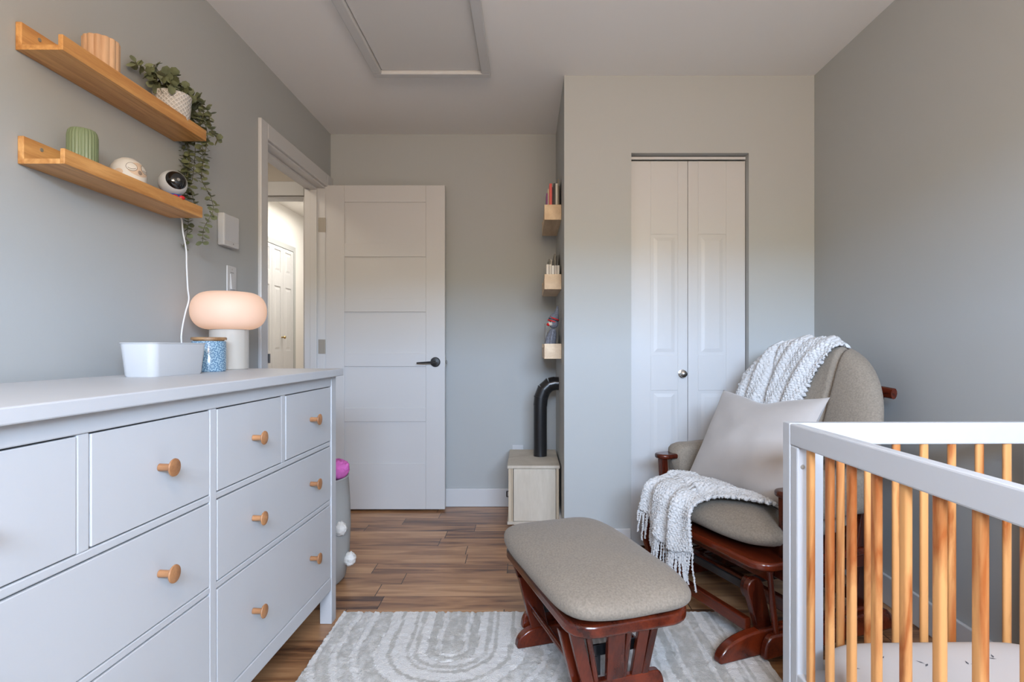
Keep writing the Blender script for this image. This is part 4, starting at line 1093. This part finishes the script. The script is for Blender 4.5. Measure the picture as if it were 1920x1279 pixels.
# local: x to the right (width .72), y negative towards the camera (length 1.36); origin at the far left outer corner
CWD, CLN, CT = .715, 1.36, .832
RH = .058
for x0 in (0, CWD-.04):
    for y0 in (-.04, -CLN):
        bm = B(); bx(bm, x0, x0+.04, y0, y0+.04, 0, CT); obj('post', bm, M['paint'], CB, smooth=False, bevel=.003)
for x0 in (0, CWD-.03):              # the long sides
    bm = B(); bx(bm, x0+.001, x0+.029, -CLN+.04, -.0395, CT-RH, CT-.001); obj('side_rail', bm, M['paint'], CB, smooth=False, bevel=.004)
    bm = B(); bx(bm, x0+.003, x0+.027, -CLN+.04, -.04, .12, .18); obj('bottom_rail', bm, M['paint'], CB, smooth=False, bevel=.004)
    for y0 in (-.078, -CLN+.04):
        bm = B(); bx(bm, x0+.002, x0+.034, y0, y0+.038, .12, CT-RH); obj('side_stile', bm, M['paint'], CB, smooth=False, bevel=.005)
    slat0 = None
    for k in range(14):
        y = -.117-.0880*k
        if y < -CLN+.09: break
        if slat0 is None:
            bm = B(); Pp = rr(.0075, .0125, .0065, 4); prism(bm, Pp, .17, CT-RH+.004, 'xy'); slat0 = obj('slat', bm, M['pine'], CB); s0 = slat0
        else: s0 = slat0.copy(); C.objects.link(s0); s0.parent = CB
        s0.location = (x0+.017, y, 0)
for y0 in (-.032, -CLN+.006):        # the ends
    bm = B(); bx(bm, .04, CWD-.04, y0, y0+.026, CT-.06, CT-.001); obj('end_rail', bm, M['paint'], CB, smooth=False, bevel=.004)
    bm = B(); bx(bm, .04, CWD-.04, y0+.002, y0+.024, .12, .18); obj('bottom_rail', bm, M['paint'], CB, smooth=False, bevel=.004)
    for x0 in (.04,):
        bm = B(); bx(bm, x0, x0+.058, y0+.001, y0+.025, .12, CT-.058); obj('end_stile', bm, M['paint'], CB, smooth=False, bevel=.004)
    slat0 = None
    for k in range(7):
        x = .150+.077*k
        if x > CWD-.06: break
        if slat0 is None:
            bm = B(); Pp = rr(.0105, .0075, .0065, 4); prism(bm, Pp, .17, CT-.056, 'xy'); slat0 = obj('slat', bm, M['pine'], CB); s0 = slat0
        else: s0 = slat0.copy(); C.objects.link(s0); s0.parent = CB
        s0.location = (x, y0+.013, 0)
for z in (.722,):
    bm = B(); lathe(bm, [(0, 0), (.0062, 0), (.0055, .002), (.003, .0025), (.002, .001), (0, .001)], 16, Matrix.Translation((.0165, -.078, z)) @ RY); obj('bolt', bm, M['nickel'], CB)
bm = B(); bx(bm, .03, CWD-.03, -CLN+.03, -.03, .150, .162); obj('mattress_base', bm, M['paint'], CB, smooth=False)
# mattress with its printed sheet
MT = thing('crib_mattress', 'cream crib mattress with sprig print sheet inside the crib', 'mattress', CB.matrix_basis @ Vector((CWD/2, -CLN/2, .1625)), math.radians(1.2))
bm = B(); cushion(bm, .318, .640, .052, .050, .052, n=7, p=14, q=3, nr=30, na=120, dome=.006); ms = obj('fitted_sheet', bm, M['sheet'], MT)
random.seed(11)
bm = B()
for i in range(7):
    for j in range(9):
        x, y = -.27+.09*i+random.uniform(-.015, .015)+.045*(j % 2), -.58+.135*j+random.uniform(-.02, .02)
        if abs(x) > .29: continue
        a = random.uniform(0, PI)
        for q in range(2):
            c = Vector((x, y, .1095))+Vector((math.cos(a), math.sin(a), 0))*.007*(q-1); th = a+.8*(1-2*(q % 2)); L = Vector((math.cos(th), math.sin(th), 0))
            sd = Vector((-L.y, L.x, 0)); bm.faces.new([bm.verts.new(p) for p in (c, c+L*.008+sd*.0028, c+L*.019, c+L*.008-sd*.0028)])
sg = obj('sprig_print', bm, M['sprig'], ms)
md = sg.modifiers.new('wrap', 'SHRINKWRAP'); md.target = ms; md.wrap_method = 'PROJECT'; md.use_project_z = True; md.use_negative_direction = True; md.use_positive_direction = True; md.offset = .0006
